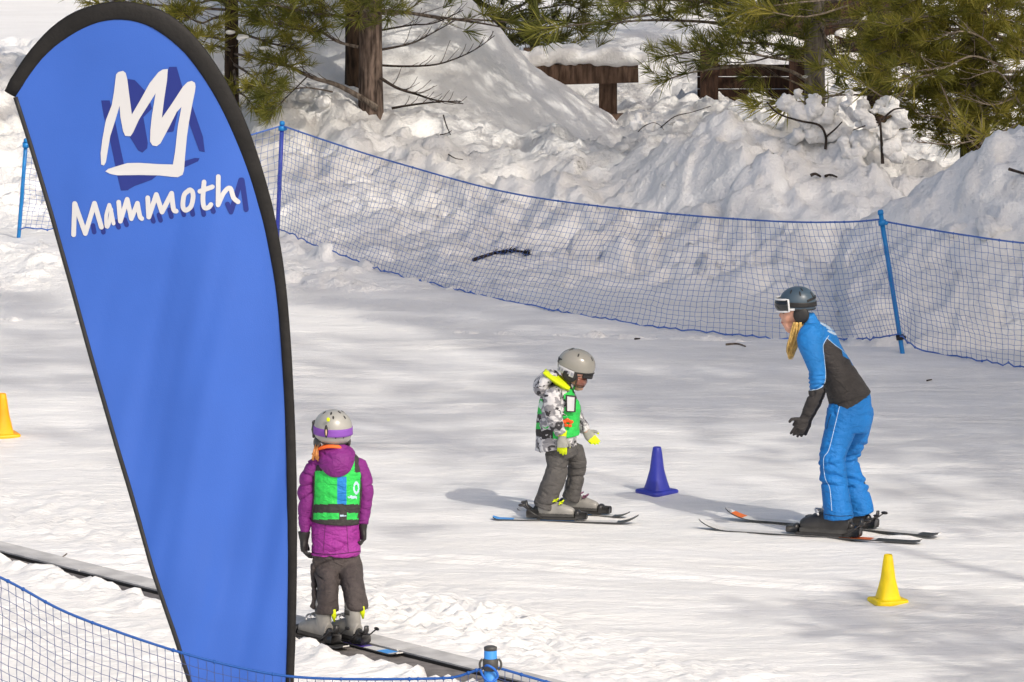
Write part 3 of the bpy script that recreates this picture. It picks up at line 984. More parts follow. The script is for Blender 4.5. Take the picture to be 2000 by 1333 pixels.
def band(mb, c, fr, rf, rs, z0, z1, a0, a1, th, tilt=0.0, n=24, mi=0, bulge=0.0):
    """curved band (goggle lens, strap) around a head frame fr; angles from forward, degrees"""
    f, s, u = fr
    A = np.radians(np.linspace(a0, a1, n))
    rows = np.linspace(0, 1, 5)
    V = []
    for off in (0, -th):
        for t in rows:
            z = z0 + (z1 - z0) * t
            bg = bulge * math.sin(math.pi * t)
            for a in A:
                p = c + f * ((rf + off + bg) * math.cos(a)) + s * ((rs + off + bg) * math.sin(a)) + u * (z + tilt * math.cos(a))
                V.append(list(p))
    nr = len(rows)
    F = []
    idx = lambda o, r_, j: (o * nr + r_) * n + j
    for r_ in range(nr - 1):
        for j in range(n - 1):
            F.append([idx(0, r_, j), idx(0, r_, j + 1), idx(0, r_ + 1, j + 1), idx(0, r_ + 1, j)])
            F.append([idx(1, r_, j), idx(1, r_ + 1, j), idx(1, r_ + 1, j + 1), idx(1, r_, j + 1)])
    for j in range(n - 1):
        F.append([idx(0, 0, j), idx(1, 0, j), idx(1, 0, j + 1), idx(0, 0, j + 1)])
        F.append([idx(0, nr - 1, j), idx(0, nr - 1, j + 1), idx(1, nr - 1, j + 1), idx(1, nr - 1, j)])
    for r_ in range(nr - 1):
        for j, in ((0,), (n - 1,)):
            q = [idx(0, r_, j), idx(0, r_ + 1, j), idx(1, r_ + 1, j), idx(1, r_, j)]
            F.append(q)
    mb.add(V, np.array(F), mi)

def goggles(parent, c, fr, rf, rs, z0, z1, tilt, lens_m, frame_m, strap_m, srf, srs, sz0, sz1, stilt, strap=True, fr_r=.006):
    mb = MB(); band(mb, c, fr, rf, rs, z0 + .006, z1 - .006, -62, 62, .012, tilt, 26, 0, .010)
    g = build('goggles', mb, lens_m, parent)
    f, s, u = fr
    loop = []
    A = np.radians(np.linspace(-64, 64, 16))
    for a in A: loop.append((a, z1))
    for a in A[::-1]:
        nose = .014 * math.exp(-(a / .25) ** 2)
        loop.append((a, z0 + nose))
    loop.append(loop[0])
    P = [list(c + f * (rf * math.cos(a)) + s * (rs * math.sin(a)) + u * (z + tilt * math.cos(a))) for a, z in loop]
    mb = MB(); tube(mb, P, [fr_r], 8, cap=False); build('frame', mb, frame_m, g)
    if strap:
        mb = MB(); band(mb, c, fr, srf, srs, sz0, sz1, 58, 302, .004, stilt, 48)
        build('strap', mb, strap_m, g)
    return g

def glove(parent, wrist, d, w, n, L, m, curl=.5, spread=.12, region=None, fat=1.0, thumb=(.72, .62, .2)):
    """palm, four fingers of unequal length and a thumb; d along the hand, w to the thumb side, n out of the palm"""
    d = Vector(d).normalized(); w = Vector(w); w = (w - d * w.dot(d)).normalized()
    nn = d.cross(w)
    if nn.dot(Vector(n)) < 0: nn = -nn
    k = L / .19
    mb = MB()
    wrist = Vector(wrist)
    def T(pts, rad, n_=12, dep=None):
        tube(mb, pts, rad, n_, dep=dep or (0, 1, 0)); ball(mb, pts[-1], rad[-1][0] if not np.isscalar(rad[-1]) else rad[-1], seg=10, rings=8)
    r_ = lambda a, b: (a * k * fat, b * k * fat)
    tube(mb, [wrist - d * .055 * k, wrist - d * .01 * k, wrist + d * .015 * k, wrist + d * .055 * k, wrist + d * .10 * k], [r_(.043, .040), r_(.037, .033), r_(.036, .027), r_(.046, .025), r_(.043, .020)], 16, dep=nn)
    for i, (x, ln) in enumerate(((.033, .072), (.011, .085), (-.011, .079), (-.032, .060))):
        b = wrist + d * .088 * k + w * x * k
        dirn = (d + w * x * spread * 12).normalized()
        pts = [b]
        ang = 0.12 + .05 * i
        for sgm, fr_ in enumerate((.45, .32, .26)):
            ang += curl * (.45 + .25 * sgm) + .07 * i
            v = dirn * math.cos(ang) + nn * math.sin(ang)
            pts.append(pts[-1] + v * ln * fr_ * k)
        tube(mb, pts, [.0125 * k * fat, .012 * k * fat, .011 * k * fat, .0095 * k * fat], 10, dep=w)
        ball(mb, pts[-1], .0097 * k * fat, seg=8, rings=6)
    tb = wrist + d * .030 * k + w * .034 * k
    td = (d * thumb[0] + w * thumb[1] + nn * thumb[2]).normalized()
    td2 = (d * .95 + w * .15 + nn * .35).normalized()
    pts = [tb - w * .012 * k, tb + td * .030 * k, tb + td * .055 * k, tb + td * .055 * k + td2 * .026 * k]
    tube(mb, pts, [.017 * k * fat, .0145 * k * fat, .013 * k * fat, .011 * k * fat], 10, dep=nn)
    ball(mb, pts[-1], .011 * k * fat, seg=8, rings=6)
    return fuse('glove', mb, .0036, m, parent, smooth=3, region=region)

def boot(parent, heel, f, k, shell, dark, accent, lean=.02, label=None, tall=1.0):
    """ski boot standing with its heel at `heel`, toes along f"""
    f = Vector(f); f.z = 0; f.normalize(); u = Vector((0, 0, 1)); s = u.cross(f)
    P = lambda a, b, c=0: Vector(heel) + f * (a * k) + u * (b * k) + s * (c * k)
    mb = MB()
    tube(mb, [P(-.02, .06), P(.03, .066), P(.12, .068), P(.20, .058), P(.265, .048), P(.29, .044)], [(.052 * k, .038 * k), (.062 * k, .043 * k), (.064 * k, .046 * k), (.050 * k, .049 * k), (.038 * k, .042 * k), (.022 * k, .026 * k)], 16, dep=s, rnd=True)
    top = .34 * tall
    tube(mb, [P(.035, .07), P(.035 + lean * .3, .15), P(.035 + lean * .75, .24), P(.035 + lean * 1.2, top)], [(.062 * k, .044 * k), (.060 * k, .046 * k), (.056 * k, .046 * k), (.052 * k, .046 * k)], 16, dep=s, rnd=True)
    A = [list(f), list(s), list(u)]
    box(mb, P(.135, .013), (.315 * k, .068 * k, .026 * k), A)
    bt = fuse('boot', mb, .0055 if k > .9 else .005, shell, parent, smooth=3, region=lambda c, n: np.where((c[:, 2] + 0) * 0 + (c[:, 2]) < P(0, .030).z, 1, 0) if isinstance(shell, (list, tuple)) else np.zeros(len(c)))
    if label: bt['label'] = label
    for (a, b, wd, tl) in ((.205, .100, .052, -.5), (.150, .128, .055, -.75), (.112, .205, .064, -1.15), (.122, .275, .066, -1.2)):
        if b > top - .03: continue
        mb = MB()
        aa = np.linspace(-1.25, 1.25, 9)
        ce = P(a - .058, b)
        nd = Vector((0, 0, 0)) + f * math.cos(tl + 1.2) + u * math.sin(tl + 1.2)
        pts = [ce + nd * (.066 * k * math.cos(t)) + s * (wd * 1.02 * k * math.sin(t)) for t in aa]
        tube(mb, pts, [.0065 * k], 8)
        box(mb, ce + nd * (.070 * k * math.cos(-.85)) + s * (wd * 1.06 * k * math.sin(-.85)), (.03 * k, .012 * k, .02 * k), A, bev=.003 * k)
        build('buckle', mb, accent, bt)
    mb = MB()
    tube(mb, [P(.035 + lean * 1.05, top - .05), P(.035 + lean * 1.1, top - .018)], [(.057 * k, .050 * k), (.057 * k, .050 * k)], 18, dep=s)
    build('power_strap', mb, dark, bt)
    return bt

def ski(label, tail, tip, width, bands, boot_t, boot_len, mats, group, binding_m, lift=.0, curl=.055, brake=True):
    """bands: (t0, t1, material slot) on the top sheet, t from tail to tip"""
    tail, tip = Vector(tail), Vector(tip)
    f = (tip - tail); L = f.length; f.normalize()
    u = Vector((0, 0, 1)); s = u.cross(f).normalized(); u = f.cross(s)
    n = 56
    ts = np.linspace(0, 1, n)
    rows = []
    for t in ts:
        wd = width * (.80 + .28 * abs(t - .44) ** 1.4 * 2)
        if t < .05: wd *= .55 + .45 * math.sqrt(max(0, 1 - (1 - t / .05) ** 2))
        if t > .90: wd *= max(.12, math.sqrt(max(0, 1 - ((t - .90) / .10) ** 2)))
        z = curl * max(0, (t - .86) / .14) ** 1.9 + (.012 * max(0, (.05 - t) / .05) ** 2)
        c = tail + f * (t * L) + u * (z + lift)
        th = .007
        rows += [c - s * wd / 2, c + s * wd / 2, c + s * (wd / 2 * .95) + u * th, c - s * (wd / 2 * .95) + u * th]
    V = [list(v) for v in rows]
    mb = MB()
    mb.add(V, np.zeros((0, 4), int))
    Ft, mi = [], []
    for i in range(n - 1):
        a, b = i * 4, i * 4 + 4
        tm = (ts[i] + ts[i + 1]) / 2
        top = 0
        for (t0, t1, k) in bands:
            if t0 <= tm < t1: top = k
        Ft += [[a + 3, a + 2, b + 2, b + 3], [a + 1, a, b, b + 1], [a, a + 3, b + 3, b], [a + 2, a + 1, b + 1, b + 2]]
        mi += [top, 1, 1, 1]
    Ft += [[0, 1, 2, 3], [(n - 1) * 4 + 3, (n - 1) * 4 + 2, (n - 1) * 4 + 1, (n - 1) * 4]]; mi += [0, 1]
    me = mesh_from('ski', np.array(V), [np.array(Ft)], mi, smooth=False)
    o = link('ski', me, mats, None, tail)
    tag(o, label, 'ski', group)
    A = [list(f), list(s), list(u)]
    c = lambda a, b, d=0: tail + f * a + u * (b + lift) + s * d
    h = boot_t * L
    mb = MB(); box(mb, c(h + boot_len * .48, .018), (boot_len * 1.15, width * .72, .014), A, bev=.004)
    build('binding_plate', mb, binding_m, o, smooth=False)
    mb = MB()
    box(mb, c(h - .045, .043), (.075, width * .8, .05), A, bev=.012); ball(mb, c(h - .018, .066), (.028, .026, .030), A)
    tube(mb, [c(h - .06, .06), c(h - .085, .09), c(h - .088, .118)], [(.012, .02), (.011, .018), (.008, .014)], 10, dep=s)
    build('heel_piece', mb, binding_m, o)
    mb = MB()
    box(mb, c(h + boot_len + .035, .038), (.07, width * .75, .04), A, bev=.011); ball(mb, c(h + boot_len + .012, .052), (.022, .036, .022), A)
    build('toe_piece', mb, binding_m, o)
    if brake:
        for sg in (-1, 1):
            mb = MB()
            tube(mb, [c(h + .02, .02, sg * width * .42), c(h - .03, .045, sg * width * .62), c(h - .10, .095, sg * width * .66)], [.004], 8)
            ball(mb, c(h - .105, .098, sg * width * .66), (.022, .006, .010), A)
            build('brake_arm', mb, binding_m, o)
    return o

M['jacket_blue'] = mat('bright_blue_shell', lin(34, 120, 192), .62, .3, .06, 14, .25, 220)
M['pants_blue'] = mat('bright_blue_trousers', lin(26, 112, 186), .6, .3, .07, 14, .3, 200)
M['charcoal'] = mat('charcoal_softshell', (.045, .041, .040), .75, .25, .15, 20, .25, 260)
M['piping'] = mat('pale_piping', (.45, .58, .72), .6, .3)
M['helmet_slate'] = mat('slate_blue_helmet', (.055, .085, .115), .35, .45, .05, 10)
M['helmet_grey'] = mat('warm_grey_helmet', (.27, .26, .228), .22, .5, .04, 10, coat=.3)
M['helmet_pale'] = mat('pale_grey_helmet', (.34, .333, .305), .3, .5, .05, 10, coat=.2)
M['blond'] = mat('blond_hair', lin(214, 178, 106), .5, .4, .3, 60)
M['lens_dark'] = mat('dark_lens', (.012, .014, .018), .08, .6)
M['lens_brown'] = mat('brown_lens', (.20, .075, .05), .15, .6)
M['white_plastic'] = mat('white_plastic', (.72, .72, .72), .35, .5)
M['boot_black'] = mat('black_boot_shell', (.028, .027, .027), .33, .5, .2, 20)
M['boot_grey'] = mat('grey_boot_shell', (.27, .26, .24), .4, .45, .15, 18)
M['lime'] = mat('lime_cloth', lin(206, 222, 20), .6, .3, .05, 20)
M['green'] = mat('bright_green_vest', lin(50, 196, 84), .6, .3, .06, 16, .2, 200)
M['grey_trouser'] = mat('dark_grey_trousers', (.088, .083, .080), .75, .25, .14, 22, .35, 180)
M['brown_trouser'] = mat('dark_brown_grey_trousers', (.070, .058, .056), .75, .25, .14, 22, .35, 180)
M['purple'] = mat('purple_shell', lin(120, 38, 118), .62, .3, .08, 12, .3, 160)
M['magenta'] = mat('bright_purple_hem', lin(146, 48, 138), .62, .3, .08, 12, .3, 160)
M['silver'] = mat('silver_buckle', (.55, .55, .55), .3, .5, metal=.7)
M['ski_white'] = mat('white_ski_topsheet', (.66, .65, .63), .3, .5, .06, 30)
M['ski_edge'] = mat('dark_ski_edge', (.05, .05, .05), .4, .5)
M['ski_orange'] = mat('orange_ski_print', lin(222, 110, 40), .4, .4)
M['ski_blue'] = mat('light_blue_ski_print', lin(72, 150, 222), .35, .4)
M['ski_purple'] = mat('violet_ski_print', lin(84, 62, 160), .35, .4)
M['ski_black'] = mat('black_ski_print', (.03, .03, .03), .35, .4)

def body(name_label, d0, feet, limbs, head, extra=None, voxel=.008):
    mb = MB()
    for l in limbs: chain(mb, d0, l, end=True)
    for (px, py, off, rx, ry, rz) in head:
        s = scale_at(d0)
        ball(mb, W(px, py, d0 + off), (rx / s, ry / s, rz / s), seg=18, rings=12)
    o = fuse('person', mb, voxel, M['skin'], None, feet, smooth=3)
    tag(o, name_label, 'person')
    return o

# ------------------------------------------------------------------ instructor in blue
z4 = lambda L: [(1450 + x * .42, 530 + y * .42) for x, y in L]
dI = 44.52; sI = scale_at(dI)
feetI = G(1650, 1043)
person = body('person in bright blue ski suit and slate helmet bending towards the small child', dI, feetI,
    [[(1560, 618, 0, 17, 17), (1578, 640, 0, 16, 17), (1600, 665, 0, 24, 48), (1634, 735, 0, 26, 40), (1656, 782, 0, 26, 36)],
     [(1584, 658, -.15, 15), (1596, 725, -.21, 11), (1594, 760, -.21, 10), (1574, 812, -.18, 8)],
     [(1592, 655, .15, 15), (1604, 725, .21, 11), (1600, 760, .21, 10), (1580, 812, .18, 8)],
     [(1652, 805, -.09, 22), (1628, 890, -.13, 17), (1634, 960, -.13, 15), (1639, 1030, -.13, 12)],
     [(1668, 805, .09, 22), (1656, 890, .13, 17), (1668, 960, .13, 15), (1680, 1020, .13, 12)]],
    [(1552, 600, 0, 27, 25, 33), (1536, 614, 0, 11, 20, 20), (1538, 634, 0, 9, 12, 9), (1525.5, 616, 0, 4.5, 4, 5), (1528, 620.5, 0, 4, 5, 4), (1529, 629, 0, 4, 7, 3), (1530, 633, 0, 3.5, 6, 2.5), (1546, 640, 0, 14, 14, 12)], voxel=.0065)
person_i = person
for off in (-.045, .045):
    mb = MB(); ball(mb, W(1531, 611, dI + off), 2.6 / sI, seg=10, rings=8)
    build('eye', mb, mat('dark_eye', (.05, .03, .02), .2, .6), person_i)
mb = MB(); ball(mb, W(1528.5, 630, dI), (3.4 / sI, 8 / sI, 1.6 / sI), seg=12, rings=8)
build('lips', mb, mat('lips', (.42, .14, .12), .5, .35), person_i)
# jacket
mb = MB()
chain(mb, dI, [(1579, 622, 0, 17, 21), (1584, 640, 0, 21, 30), (1601, 662, 0, 32, 58), (1614, 690, 0, 33, 62), (1629, 715, 0, 33, 56), (1645, 748, 0, 37, 52), (1660, 780, 0, 43, 56), (1663, 786, 0, 43.5, 57)], 24)
for sg in (-1, 1):
    e = 0 if sg < 0 else 5
    chain(mb, dI, [(1588 + e, 648, sg * .13, 24, 22), (1582 + e, 666, sg * .17, 26, 23), (1589 + e, 698, sg * .205, 20.5, 21), (1596 + e, 724, sg * .215, 17, 18), (1596 + e, 752, sg * .215, 16, 17), (1589 + e, 780, sg * .205, 13.5, 14), (1576 + e, 808, sg * .185, 11.5, 12)])
sl_line = z4([(402, 300), (376, 345), (381, 410), (387, 480), (380, 525), (352, 548), (300, 556)])
cuff_poly = z4([(270, 555), (352, 549), (372, 540), (395, 530), (385, 600), (310, 760), (200, 770)])
side_poly = z4([(376, 345), (394, 312), (430, 345), (462, 368), (468, 395), (500, 412), (512, 440), (545, 440), (640, 520), (700, 560), (700, 700), (350, 700), (365, 560), (388, 500), (384, 420)])
back_line = z4([(394, 312), (430, 343), (462, 366), (490, 392)])
logo = [(1612, 636, 8, 2.2), (1621, 643, 7, 1.8), (1628, 651, 10, 2.6), (1606, 632, 3, 2)]
def reg_jacket(c, n):
    px, py = proj(c)
    r = np.zeros(len(px), int)
    r[in_poly(px, py, cuff_poly) | in_poly(px, py, side_poly) | ((py > 714) & (px > 1616))] = 1
    for (x, y, a, b) in logo:
        q = (((px - x) + (py - y) * -.4) / a) ** 2 + (((py - y) - .35 * (px - x)) / b) ** 2 + .5 * pnoise(px * .35, py * .6)
        r[(q < 1) & (c[:, 1] < dI + .05)] = 2
    return r
def fold_i(co):
    px, py = proj(co)
    k = cloth_folds(.011, 5, 12, seed=2)(co)
    elbow = np.exp(-((py - 748) / 16) ** 2) * (px < 1612)
    waist = np.exp(-((py - 765) / 30) ** 2)
    return k * (.55 + 1.2 * elbow + .5 * waist) + .004 * elbow * np.sin(py * .75)
jk = fuse('jacket', mb, .0055, [M['jacket_blue'], M['charcoal'], M['piping']], person_i, smooth=5, folds=fold_i, region=reg_jacket)
piping_on(jk, sl_line, .0022, M['piping']); piping_on(jk, back_line, .0018, M['piping'])
dk = mat('dark_seam', (.02, .03, .05), .7, .2)
piping_on(jk, z4([(402, 626), (450, 614), (520, 594), (598, 566)]), .0026, M['black'], 'hem')
piping_on(jk, z4([(452, 520), (490, 560)]), .0022, M['black'], 'pocket_zip')
# collar standing round the neck
mb = MB()
chain(mb, dI, [(1588, 643, 0, 19, 24), (1580, 628, 0, 17.5, 22), (1575, 617, 0, 16, 20)])
fuse('collar', mb, .006, M['jacket_blue'], person_i, smooth=3, folds=cloth_folds(.005, 9, 9))
# trousers
mb = MB()
chain(mb, dI, [(1661, 772, 0, 40, 52), (1660, 795, 0, 43, 57), (1660, 818, 0, 44, 58), (1658, 838, 0, 41, 55)], 24)
chain(mb, dI, [(1650, 806, -.08, 37, 32), (1639, 845, -.10, 31, 31), (1629, 878, -.125, 27, 28), (1625, 897, -.14, 26.5, 27), (1628, 930, -.15, 26.5, 27), (1633, 970, -.17, 27.5, 29), (1637, 1000, -.18, 29, 31), (1638, 1012, -.18, 29.5, 31)])
chain(mb, dI, [(1672, 806, .08, 36, 32), (1668, 850, .10, 29, 31), (1657, 880, .125, 25, 28), (1653, 898, .13, 24, 26), (1660, 930, .13, 25, 26), (1671, 965, .11, 27, 29), (1679, 990, .10, 27, 30), (1681, 1003, .10, 27, 30)])
pipe = z4([(452, 628), (430, 720), (402, 830), (378, 872), (384, 960), (406, 1010), (416, 1115)])
def reg_pants(c, n):
    px, py = proj(c)
    r = np.zeros(len(px), int)
    return r
def fold_p(co):
    px, py = proj(co)
    knee = np.exp(-((py - 893) / 30) ** 2) + .8 * np.exp(-((py - 940) / 16) ** 2) + .35 * np.exp(-((py - 1000) / 18) ** 2) + .7 * np.exp(-((py - 805) / 18) ** 2)
    k = cloth_folds(.011, 4.5, 13, seed=5)(co)
    crease = np.zeros(len(px))
    for y0, sl, x0, dp in ((886, -.22, 1625, 9), (893, .1, 1660, 7), (948, .16, 1628, 8), (908, -.1, 1612, 5), (938, .25, 1668, 8)):
        q = py - y0 - sl * (px - x0) - 2.5 * pnoise(px * .07 + y0, co[:, 1] * 9)
        m_ = sstep(-.25, .25, pnoise(px * .035 + y0 * .7, co[:, 1] * 5))
        crease -= m_ * (dp * np.exp(-(q / 2.6) ** 2) * .42 - dp * .30 * np.exp(-((q + 7) / 4.5) ** 2))
    return k * (.35 + knee) + crease / sI
tr_i = fuse('trousers', mb, .006, [M['pants_blue'], M['piping']], person_i, smooth=5, folds=fold_p, region=reg_pants)
piping_on(tr_i, pipe, .0019, M['piping'])
piping_on(tr_i, z4([(382, 1130), (440, 1139), (510, 1137)]), .0020, dk, 'hem')
piping_on(tr_i, z4([(500, 610), (540, 602), (580, 586)]), .0022, dk, 'pocket_zip')
piping_on(tr_i, z4([(412, 665), (400, 700), (392, 735)]), .0020, dk, 'pocket_zip')
# helmet, goggles, hair
hc = W(1558, 592, dI)
hf, hu = Vector((-1, 0, -.10)), Vector((-.10, 0, 1))
hel, frI = helmet(person_i, hc, 36 / sI, 31 / sI, 32.5 / sI, hf, hu, M['helmet_slate'], -.20, -.42, M['black'],
    [(52, 62, .017), (40, 100, .017), (58, 118, .015), (25, 152, .022), (52, -62, .017), (40, -100, .017)], ear=(-.012, -.062, .047, .052, M['black']))
for a0, a1 in ((28, 78), (-78, -28)):
    mb = MB(); band(mb, hc, frI, 37 / sI, 32 / sI, -.030, -.017, a0, a1, .004)
    build('pale_trim', mb, M['white_plastic'], hel)
mb = MB(); band(mb, hc, frI, 36.8 / sI, 32 / sI, .0, .014, 120, 240, .004, -.02)
build('dark_groove', mb, M['black'], hel)
goggles(person_i, hc + Vector((0, 0, .004)), frI, 43 / sI, 32.5 / sI, -.038, .034, 0, M['lens_dark'], M['white_plastic'], M['black'], 37 / sI, 32.5 / sI, -.018, .010, .012)
mb = MB()
hp = [(1560, 630), (1556, 648), (1550, 668), (1545, 686), (1543, 700)]
for i in range(130):
    a, b = R.uniform(-1, 1), R.uniform(-1, 1)
    r0 = math.sqrt(abs(a))
    pts = []
    for q, (x, y) in enumerate(hp):
        wv = (7.5 + 3.2 * math.sin(q * .9 + .4)) * (1 if q < 4 else .55)
        pts.append(W(x + a * wv + 2.2 * math.sin(q * 1.3 + i * 1.7), y + (R.uniform(-12, 3) if q == 4 else 0), dI - .055 + b * .03 + .008 * math.sin(q + i)))
    Q = catmull([list(p) for p in pts], 4); tube(mb, Q, list(np.linspace(.0030, .0014, len(Q))), 4)
build('ponytail', mb, M['blond'], person_i)
# gloves and boots
glove(person_i, W(1573, 815, dI - .183), (-.42, .05, -.9), (-.88, -.1, .42), (.1, 1, 0), .155, M['charcoal'], curl=.22, spread=.2, thumb=(.45, .85, .1))
glove(person_i, W(1579, 815, dI + .187), (-.42, -.05, -.9), (-.88, .1, .42), (.1, -1, 0), .155, M['charcoal'], curl=.3, spread=.15)
tl_n, tp_n = G(1800, 1063), G(1365, 1035)
tl_f, tp_f = G(1835, 1049), G(1417, 1013)
fwdI = (tp_n - tl_n).normalized()
fwdF = (tp_f - tl_f).normalized()
def on(a, b, t, z=0): return Vector(a).lerp(Vector(b), t) + Vector((0, 0, z))
Ln, Lf = (tp_n - tl_n).length, (tp_f - tl_f).length
tb_n = (1800 - 1656) / (1800 - 1365); tb_f = (1835 - 1689) / (1835 - 1417)
boot(person_i, on(tl_n, tp_n, tb_n, .030), fwdI, .99, [M['boot_black'], M['dark_grey']], M['black'], M['silver'], tall=.56)
boot(person_i, on(tl_f, tp_f, tb_f, .030), fwdF, .99, [M['boot_black'], M['dark_grey']], M['black'], M['silver'], tall=.56)
sm_i = [M['ski_white'], M['ski_edge'], M['ski_orange'], M['ski_black']]
ski('white ski with black tail nearest the camera under the blue-suited instructor', tl_n, tp_n, .088, [(0, .2, 3), (.22, .36, 2)], tb_n, .30, sm_i, 'skis of the instructor', M['boot_black'], lift=.006)
ski('farther white ski of the instructor, its pale tip just left of the boots shadow', tl_f, tp_f, .088, [(0, .1, 3), (.90, .96, 2)], tb_f, .30, sm_i, 'skis of the instructor', M['boot_black'], lift=.006)

# ------------------------------------------------------------------ small child in camouflage jacket
z5 = lambda L: [(940 + x * .2926, 660 + y * .2926) for x, y in L]
dC = 45.02; sC = scale_at(dC)
person_c = body('child in grey helmet, white camouflage jacket and green vest, looking down at the skis', dC, G(1095, 1004),
    [[(1116, 735, 0, 14, 16), (1104, 752, 0, 12, 14), (1093, 785, 0, 26, 34), (1086, 850, 0, 26, 34), (1095, 878, 0, 22, 30)],
     [(1080, 775, -.10, 10), (1084, 824, -.15, 8), (1098, 850, -.15, 6)],
     [(1112, 775, .10, 10), (1128, 818, .13, 8), (1143, 842, .13, 6)],
     [(1086, 890, -.06, 13), (1086, 930, -.09, 8), (1066, 980, -.09, 7)],
     [(1112, 890, .06, 13), (1126, 917, .09, 8), (1117, 966, .09, 7)]],
    [(1123, 722, 0, 29, 29, 30), (1132, 745, 0, 12, 18, 14), (1129, 757, 0, 9, 10, 7), (1142, 751, 0, 3.5, 3, 4), (1137, 757, 0, 3.5, 6, 2.5), (1136, 761, 0, 3, 5, 2)], voxel=.006)
def camo_mat():
    m = mat('white_camouflage_cloth', (.55, .54, .55), .65, .3, 0, 1, .25, 180)
    nt = m.node_tree; b = nt.nodes['Principled BSDF']
    tc = [n for n in nt.nodes if n.type == 'TEX_COORD'][0]
    mp = nt.nodes.new('ShaderNodeMapping'); mp.inputs['Scale'].default_value = (1, 1, 1.5); mp.inputs['Rotation'].default_value = (0, .5, .2)
    nt.links.new(tc.outputs['Object'], mp.inputs[0])
    def lay(scale, lo, hi, col, prev, off):
        n = nt.nodes.new('ShaderNodeTexNoise'); n.inputs['Scale'].default_value = scale; n.inputs['Detail'].default_value = 1.5; n.inputs['Distortion'].default_value = .6
        o = nt.nodes.new('ShaderNodeVectorMath'); o.operation = 'ADD'; o.inputs[1].default_value = (off, off, off)
        nt.links.new(mp.outputs[0], o.inputs[0]); nt.links.new(o.outputs[0], n.inputs['Vector'])
        r = nt.nodes.new('ShaderNodeMapRange'); r.inputs[1].default_value = lo; r.inputs[2].default_value = hi
        nt.links.new(n.outputs[0], r.inputs[0])
        mx = nt.nodes.new('ShaderNodeMix'); mx.data_type = 'RGBA'
        mx.inputs[7].default_value = (*col, 1)
        if prev is None: mx.inputs[6].default_value = (.60, .59, .60, 1)
        else: nt.links.new(prev, mx.inputs[6])
        nt.links.new(r.outputs[0], mx.inputs[0])
        return mx.outputs[2]
    p = lay(16, .50, .53, (.27, .265, .28), None, 0)
    p = lay(22, .575, .595, (.04, .038, .042), p, 3.1)
    nt.links.new(p, b.inputs['Base Color'])
    return m
M['camo'] = camo_mat()
mb = MB()
chain(mb, dC, [(1104, 755, 0, 20, 26), (1093, 772, 0, 33, 44), (1090, 792, 0, 38, 48), (1087, 825, 0, 39, 46), (1086, 858, 0, 40, 46), (1086, 874, 0, 41, 47), (1086, 880, 0, 41.5, 47)], 24)
chain(mb, dC, [(1082, 766, -.12, 16, 16), (1078, 785, -.155, 18, 17), (1081, 808, -.165, 17, 16), (1087, 830, -.17, 14.5, 14), (1096, 848, -.165, 11.5, 11)])
chain(mb, dC, [(1108, 770, .10, 15, 16), (1120, 800, .13, 15, 15), (1130, 822, .14, 13, 13), (1144, 842, .14, 11.5, 12)])
def post_hem(co):
    px, py = proj(co)
    co = co.copy()
    lim = 886 - (px - 1047) * .17
    low = (py > lim)
    co[:, 2] += np.where(low, (py - lim) / sC, 0)
    return co
fuse('jacket', mb, .0052, [M['camo']], person_c, smooth=4, folds=cloth_folds(.010, 7, 16, seed=8), post=post_hem)
# hood lying on the back with lime lining
mb = MB()
chain(mb, dC, [(1060, 765, 0, 13, 36), (1056, 752, 0, 14, 40), (1066, 741, 0, 14, 40), (1078, 734, 0, 12, 38), (1090, 742, 0, 9, 36)])
ball(mb, W(1060, 756, dC), (20 / sC, 38 / sC, 19 / sC))
fuse('hood', mb, .0052, [M['camo']], person_c, smooth=4, folds=cloth_folds(.010, 9, 9, seed=1))
mb = MB()
chain(mb, dC, [(1067, 727, 0, 5, 36), (1080, 736, -.01, 8, 41), (1096, 747, -.012, 9.5, 40), (1111, 757, -.01, 6, 30)])
fuse('hood_lining', mb, .0045, [M['lime']], person_c, smooth=3, folds=cloth_folds(.006, 12, 12))
# green vest over the jacket
mb = MB()
chain(mb, dC, [(1103, 757, 0, 21, 28), (1095, 773, 0, 36, 42), (1092.5, 793, 0, 41.5, 46), (1090, 825, 0, 42.5, 46), (1089, 842, 0, 43, 46.5), (1089, 850, 0, 43, 46.5)], 24)
z5p = lambda x, y: (940 + x * .2926, 660 + y * .2926)
def reg_vest(c, n):
    px, py = proj(c)
    zx, zy = (px - 940) / .2926, (py - 660) / .2926
    r = np.zeros(len(px), int)
    near = c[:, 1] < dC
    r[(zy > 512) & (zy < 568) & (zx < 470)] = 1
    r[(zy > 610) & (zx < 480)] = 1
    edge = z5([(505, 318), (540, 370), (550, 450), (540, 520), (525, 600)])
    r[(seg_dist(px, py, edge) < 2.0) & near] = 1
    r[(seg_dist(px, py, z5([(395, 300), (385, 360), (410, 400)])) < 3) & near] = 1
    q = ((zx - 400) / 20) ** 2 + ((zy - 450) / 32) ** 2 + .6 * pnoise(zx * .1, zy * .09)
    r[(q < .8) & near] = 2
    return r
fuse('vest', mb, .005, [M['green'], M['charcoal'], mat('pale_vest_print', (.55, .72, .62), .6, .3)], person_c, smooth=4, folds=cloth_folds(.007, 6, 11, seed=3), region=reg_vest)
